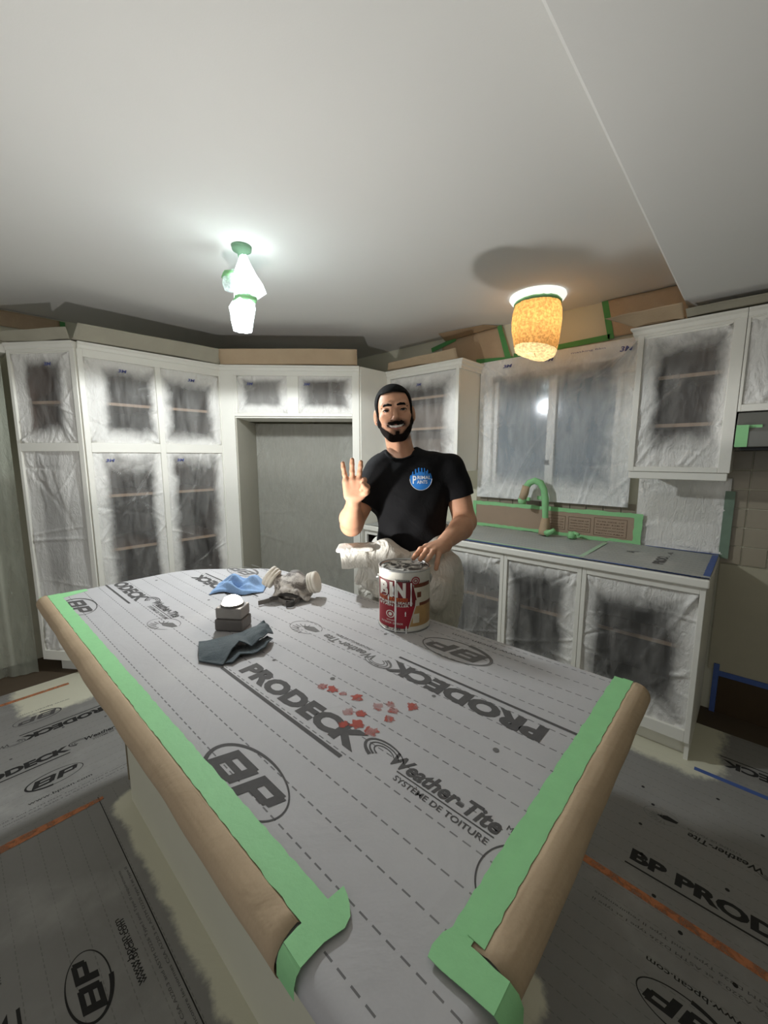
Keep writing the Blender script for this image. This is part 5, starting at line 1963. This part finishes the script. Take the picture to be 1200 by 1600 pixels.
def sleeve(a, b, r1, r2, ext=.10):
    """tapered tube cut square at its hem"""
    g = Field(f.mn, f.mn + f.h * (f.n - 1), f.h)
    g.v = g.v[:f.n[0], :f.n[1], :f.n[2]]
    a = Vector(a); b = Vector(b); d = (b - a).normalized()
    g.add(cone(a, b + d * .06, r1, r2), 0)
    pl_ = (X - b.x) * d.x + (Y - b.y) * d.y + (Z - b.z) * d.z
    return smax(g.v, pl_.astype(np.float32), .003)


for (a, b, r1, r2) in (((-.075, -.014, 1.395), (-.138, .028, 1.262), .066, .060), ((.212, -.014, 1.395), (.248, .006, 1.288), .066, .062)):
    s_ = sleeve(a, b, r1, r2)
    k = .022
    t_ = np.clip(.5 + .5 * (f.v - s_) / k, 0, 1)
    f.v = f.v * (1 - t_) + s_ * t_ - k * t_ * (1 - t_)
# soft folds of the cloth
f.v += (.0030 * np.sin(42 * Z + 26 * X + 3 * np.sin(9 * X)) * np.clip((1.27 - Z) / .1, 0, 1) + .0022 * np.sin(60 * X - 34 * Z + 2)).astype(np.float32)
f.cut(cone((.000, -.018, 1.60), (.014, -.012, 1.458), .056, .060), .006)
f.cut(cone((.004, .04, 1.55), (.012, .045, 1.492), .05, .044), .006)
f.v = smax(f.v, (1.075 + .05 * np.abs(X - .04) * 0 - Z - .03 * np.clip(1 - np.abs(X - .02) / .08, 0, 1)).astype(np.float32) + 0 * X + 0 * Y, .004)
shirt_me = f.mesh('t_shirt')
shirt = link('t_shirt', shirt_me, SHIRT, person, True)
# collar rib
cp = []
for i in range(33):
    a = 2 * PI * i / 32
    cp.append((.010 + .060 * math.cos(a), .004 + .060 * math.sin(a), 1.470 - .018 * math.sin(a)))
bv = BVHTree.FromPolygons([v.co[:] for v in shirt_me.vertices], [q.vertices[:] for q in shirt_me.polygons])
cp = [tuple(bv.find_nearest(Vector(q))[0]) for q in cp]
MB().tube(cp, .0055, 8).build('collar_rib', SHIRT, shirt, True)


def on_shirt(x, z, lift=.0015):
    hit = bv.ray_cast(Vector((x, .4, z)), Vector((0, -1, 0)))
    return (x, (hit[0].y if hit[0] else .1) + lift, z)


# chest emblem: blue disc whose upper edge is a skyline of drips
LB = plain('emblem_blue', srgb(52, 126, 206), .7, .2, .05, 30)
LC = (.084, 1.372); LR = .043
mm = MB()
N = 44
sky = [(-.9, .30), (-.72, .62), (-.60, .40), (-.46, .86), (-.33, .55), (-.2, 1.0), (-.06, .62), (.06, .95), (.2, .60), (.32, 1.0), (.46, .66), (.60, .9), (.72, .45), (.86, .5)]
gi = {}


def top_of(u):
    b = .45
    for i, (q, hgt) in enumerate(sky):
        if abs(u - q) < .066:
            b = hgt
    return b


for j in range(N):
    for i in range(N):
        u = -1 + 2 * (i + .5) / N; v = -1 + 2 * (j + .5) / N
        if u * u + v * v > 1 or v > top_of(u):
            continue
        ids = []
        for (di, dj) in ((0, 0), (1, 0), (1, 1), (0, 1)):
            key = (i + di, j + dj)
            if key not in gi:
                uu, vv = -1 + 2 * key[0] / N, -1 + 2 * key[1] / N
                l_ = math.hypot(uu, vv)
                if l_ > 1:
                    uu, vv = uu / l_, vv / l_
                gi[key] = len(mm.v)
                mm.v.append(on_shirt(LC[0] + uu * LR, LC[1] + vv * LR))
            ids.append(gi[key])
        mm.f.append(ids)
mm.build('chest_emblem', LB, shirt, True)
EW = plain('emblem_white', srgb(226, 232, 238), .7, .2, .02)


def shirt_text(body_, x0, x1, z0, z1, bold):
    co, fs = text_mesh(body_, bold)
    me = bpy.data.meshes.new('emblem_lettering')
    me.from_pydata([on_shirt(x0 + (x1 - x0) * q[0], z0 + (z1 - z0) * q[1], .0028) for q in co], [], fs)
    link('emblem_lettering', me, EW, shirt)


shirt_text('P', .052, .066, 1.354, 1.384, .02); shirt_text('RIMAL', .070, .122, 1.371, 1.384, .02); shirt_text('AINTS', .068, .108, 1.354, 1.367, .02)
ring = [on_shirt(LC[0] + LR * .985 * math.cos(a), LC[1] + LR * .985 * math.sin(a), .002) for a in [PI + PI * i / 30 for i in range(31)]]
MB().tube(ring, .0008, 5).build('emblem_ring', EW, shirt)

# --- white coverall, its top half pulled down round the waist
CV = NT('white_coverall')
_w = CV.noise(CV.mapping(CV.obj(), (1, 1, .6)), 16, 5, .55, 1.6)
COVER = CV.finish(CV.bsdf(CV.mix(_w, srgb(196, 192, 182), srgb(226, 222, 212)), .6, .3, CV.bump(_w, .7, .03)))
f = Field((-.28, -.17, .06), (.30, .26, 1.19), .0065)
for s in (-1, 1):
    hx = .05 + s * .085
    f.add(cone((hx, -.01, .92), (.05 + s * .11, -.02, .50), .125, .092), .04)
    f.add(cone((.05 + s * .11, -.02, .50), (.05 + s * .12, -.03, .09), .092, .082), .03)
f.add(ell((.055, .0, .99), (.165, .125, .10)), .05)
f.add(ell((.20, .02, .95), (.075, .09, .13)), .05)
f.add(cone((-.07, .06, 1.085), (.03, .11, 1.055), .030, .026), .02)
f.add(cone((.03, .11, 1.055), (.15, .085, 1.10), .026, .028), .02)
f.add(cone((.15, .085, 1.10), (.175, -.01, 1.15), .030, .030), .02)
f.add(cone((.175, -.01, 1.15), (.05, -.10, 1.12), .030, .030), .02); f.add(cone((.05, -.10, 1.12), (-.08, -.03, 1.10), .03, .03), .02); f.add(cone((-.08, -.03, 1.10), (-.07, .06, 1.085), .03, .03), .02)
f.add(ell((.15, .13, .93), (.055, .035, .07)), .03)
X, Y, Z = f.coords()
f.v += (.0065 * np.sin(30 * Z + 14 * X + 9 * Y + 2 * np.sin(11 * X + 7 * Z)) + .004 * np.sin(48 * X - 21 * Z + 3 * np.sin(16 * Y))).astype(np.float32)
f.cut(ell((.053, -.002, 1.13), (.137, .102, .12)), .01)
link('coverall', f.mesh('coverall'), COVER, person, True)
# the stiff upper half sticking out to his right
f = Field((-.30, .0, .92), (.08, .24, 1.17), .003)
f.add(rbox((-.165, .132, 1.114), (.072, .050, .0085), .008, Matrix.Rotation(-.05, 3, 'Y')), .004)
f.add(cone((-.12, .135, 1.116), (-.05, .135, 1.120), .014, .026), .012)
f.add(cone((-.05, .135, 1.118), (.025, .120, 1.075), .028, .024), .02)
f.add(rbox((-.170, .128, 1.076), (.050, .040, .036), .006, Matrix.Rotation(-.08, 3, 'Y')), .003)
f.add(cone((-.11, .13, 1.085), (-.160, .125, .978), .030, .013), .02)
f.add(cone((-.07, .13, 1.085), (-.125, .12, .962), .036, .020), .02)
f.add(cone((-.04, .125, 1.08), (-.06, .11, .93), .036, .045), .03)
X, Y, Z = f.coords()
f.v += (.0042 * np.sin(70 * X + 46 * Z + 2 * np.sin(20 * Z)) * np.clip((1.10 - Z) / .03, 0, 1) * np.clip((X + .15) / .03, 0, 1) + .0008 * np.sin(130 * X + 40 * Z)).astype(np.float32)
link('coverall_top', f.mesh('coverall_top'), COVER, person, True)
for s in (-1, 1):
    f = Field((.05 + s * .12 - .07, -.16, -.002), (.05 + s * .12 + .07, .22, .16), .006)
    f.add(cone((.05 + s * .12, -.06, .05), (.05 + s * .125, .13, .036), .042, .034), .02)
    f.add(cone((.05 + s * .12, -.045, .05), (.05 + s * .12, -.04, .12), .042, .04), .02)
    f.cut(rbox((.05 + s * .12, 0, -.05), (.3, .4, .053), 0), .002)
    link('shoe', f.mesh('shoe'), BLACKRUB, person, True)

# the solids above were laid out with Y towards the camera; turn them into the right-handed frame (Y away from it)
MIR = Matrix.Scale(-1, 4, Vector((0, 1, 0)))


def flip(o, above):
    m = above @ o.matrix_basis if o is not person else Matrix.Identity(4)
    o.data.transform(MIR @ m)
    o.data.flip_normals()
    if o is not person:
        o.matrix_basis = Matrix.Identity(4)
    for c in o.children:
        flip(c, m)


_seen = set()
for o in [person] + list(person.children_recursive):
    if o.data.users > 1:
        o.data = o.data.copy()
flip(person, Matrix.Identity(4))
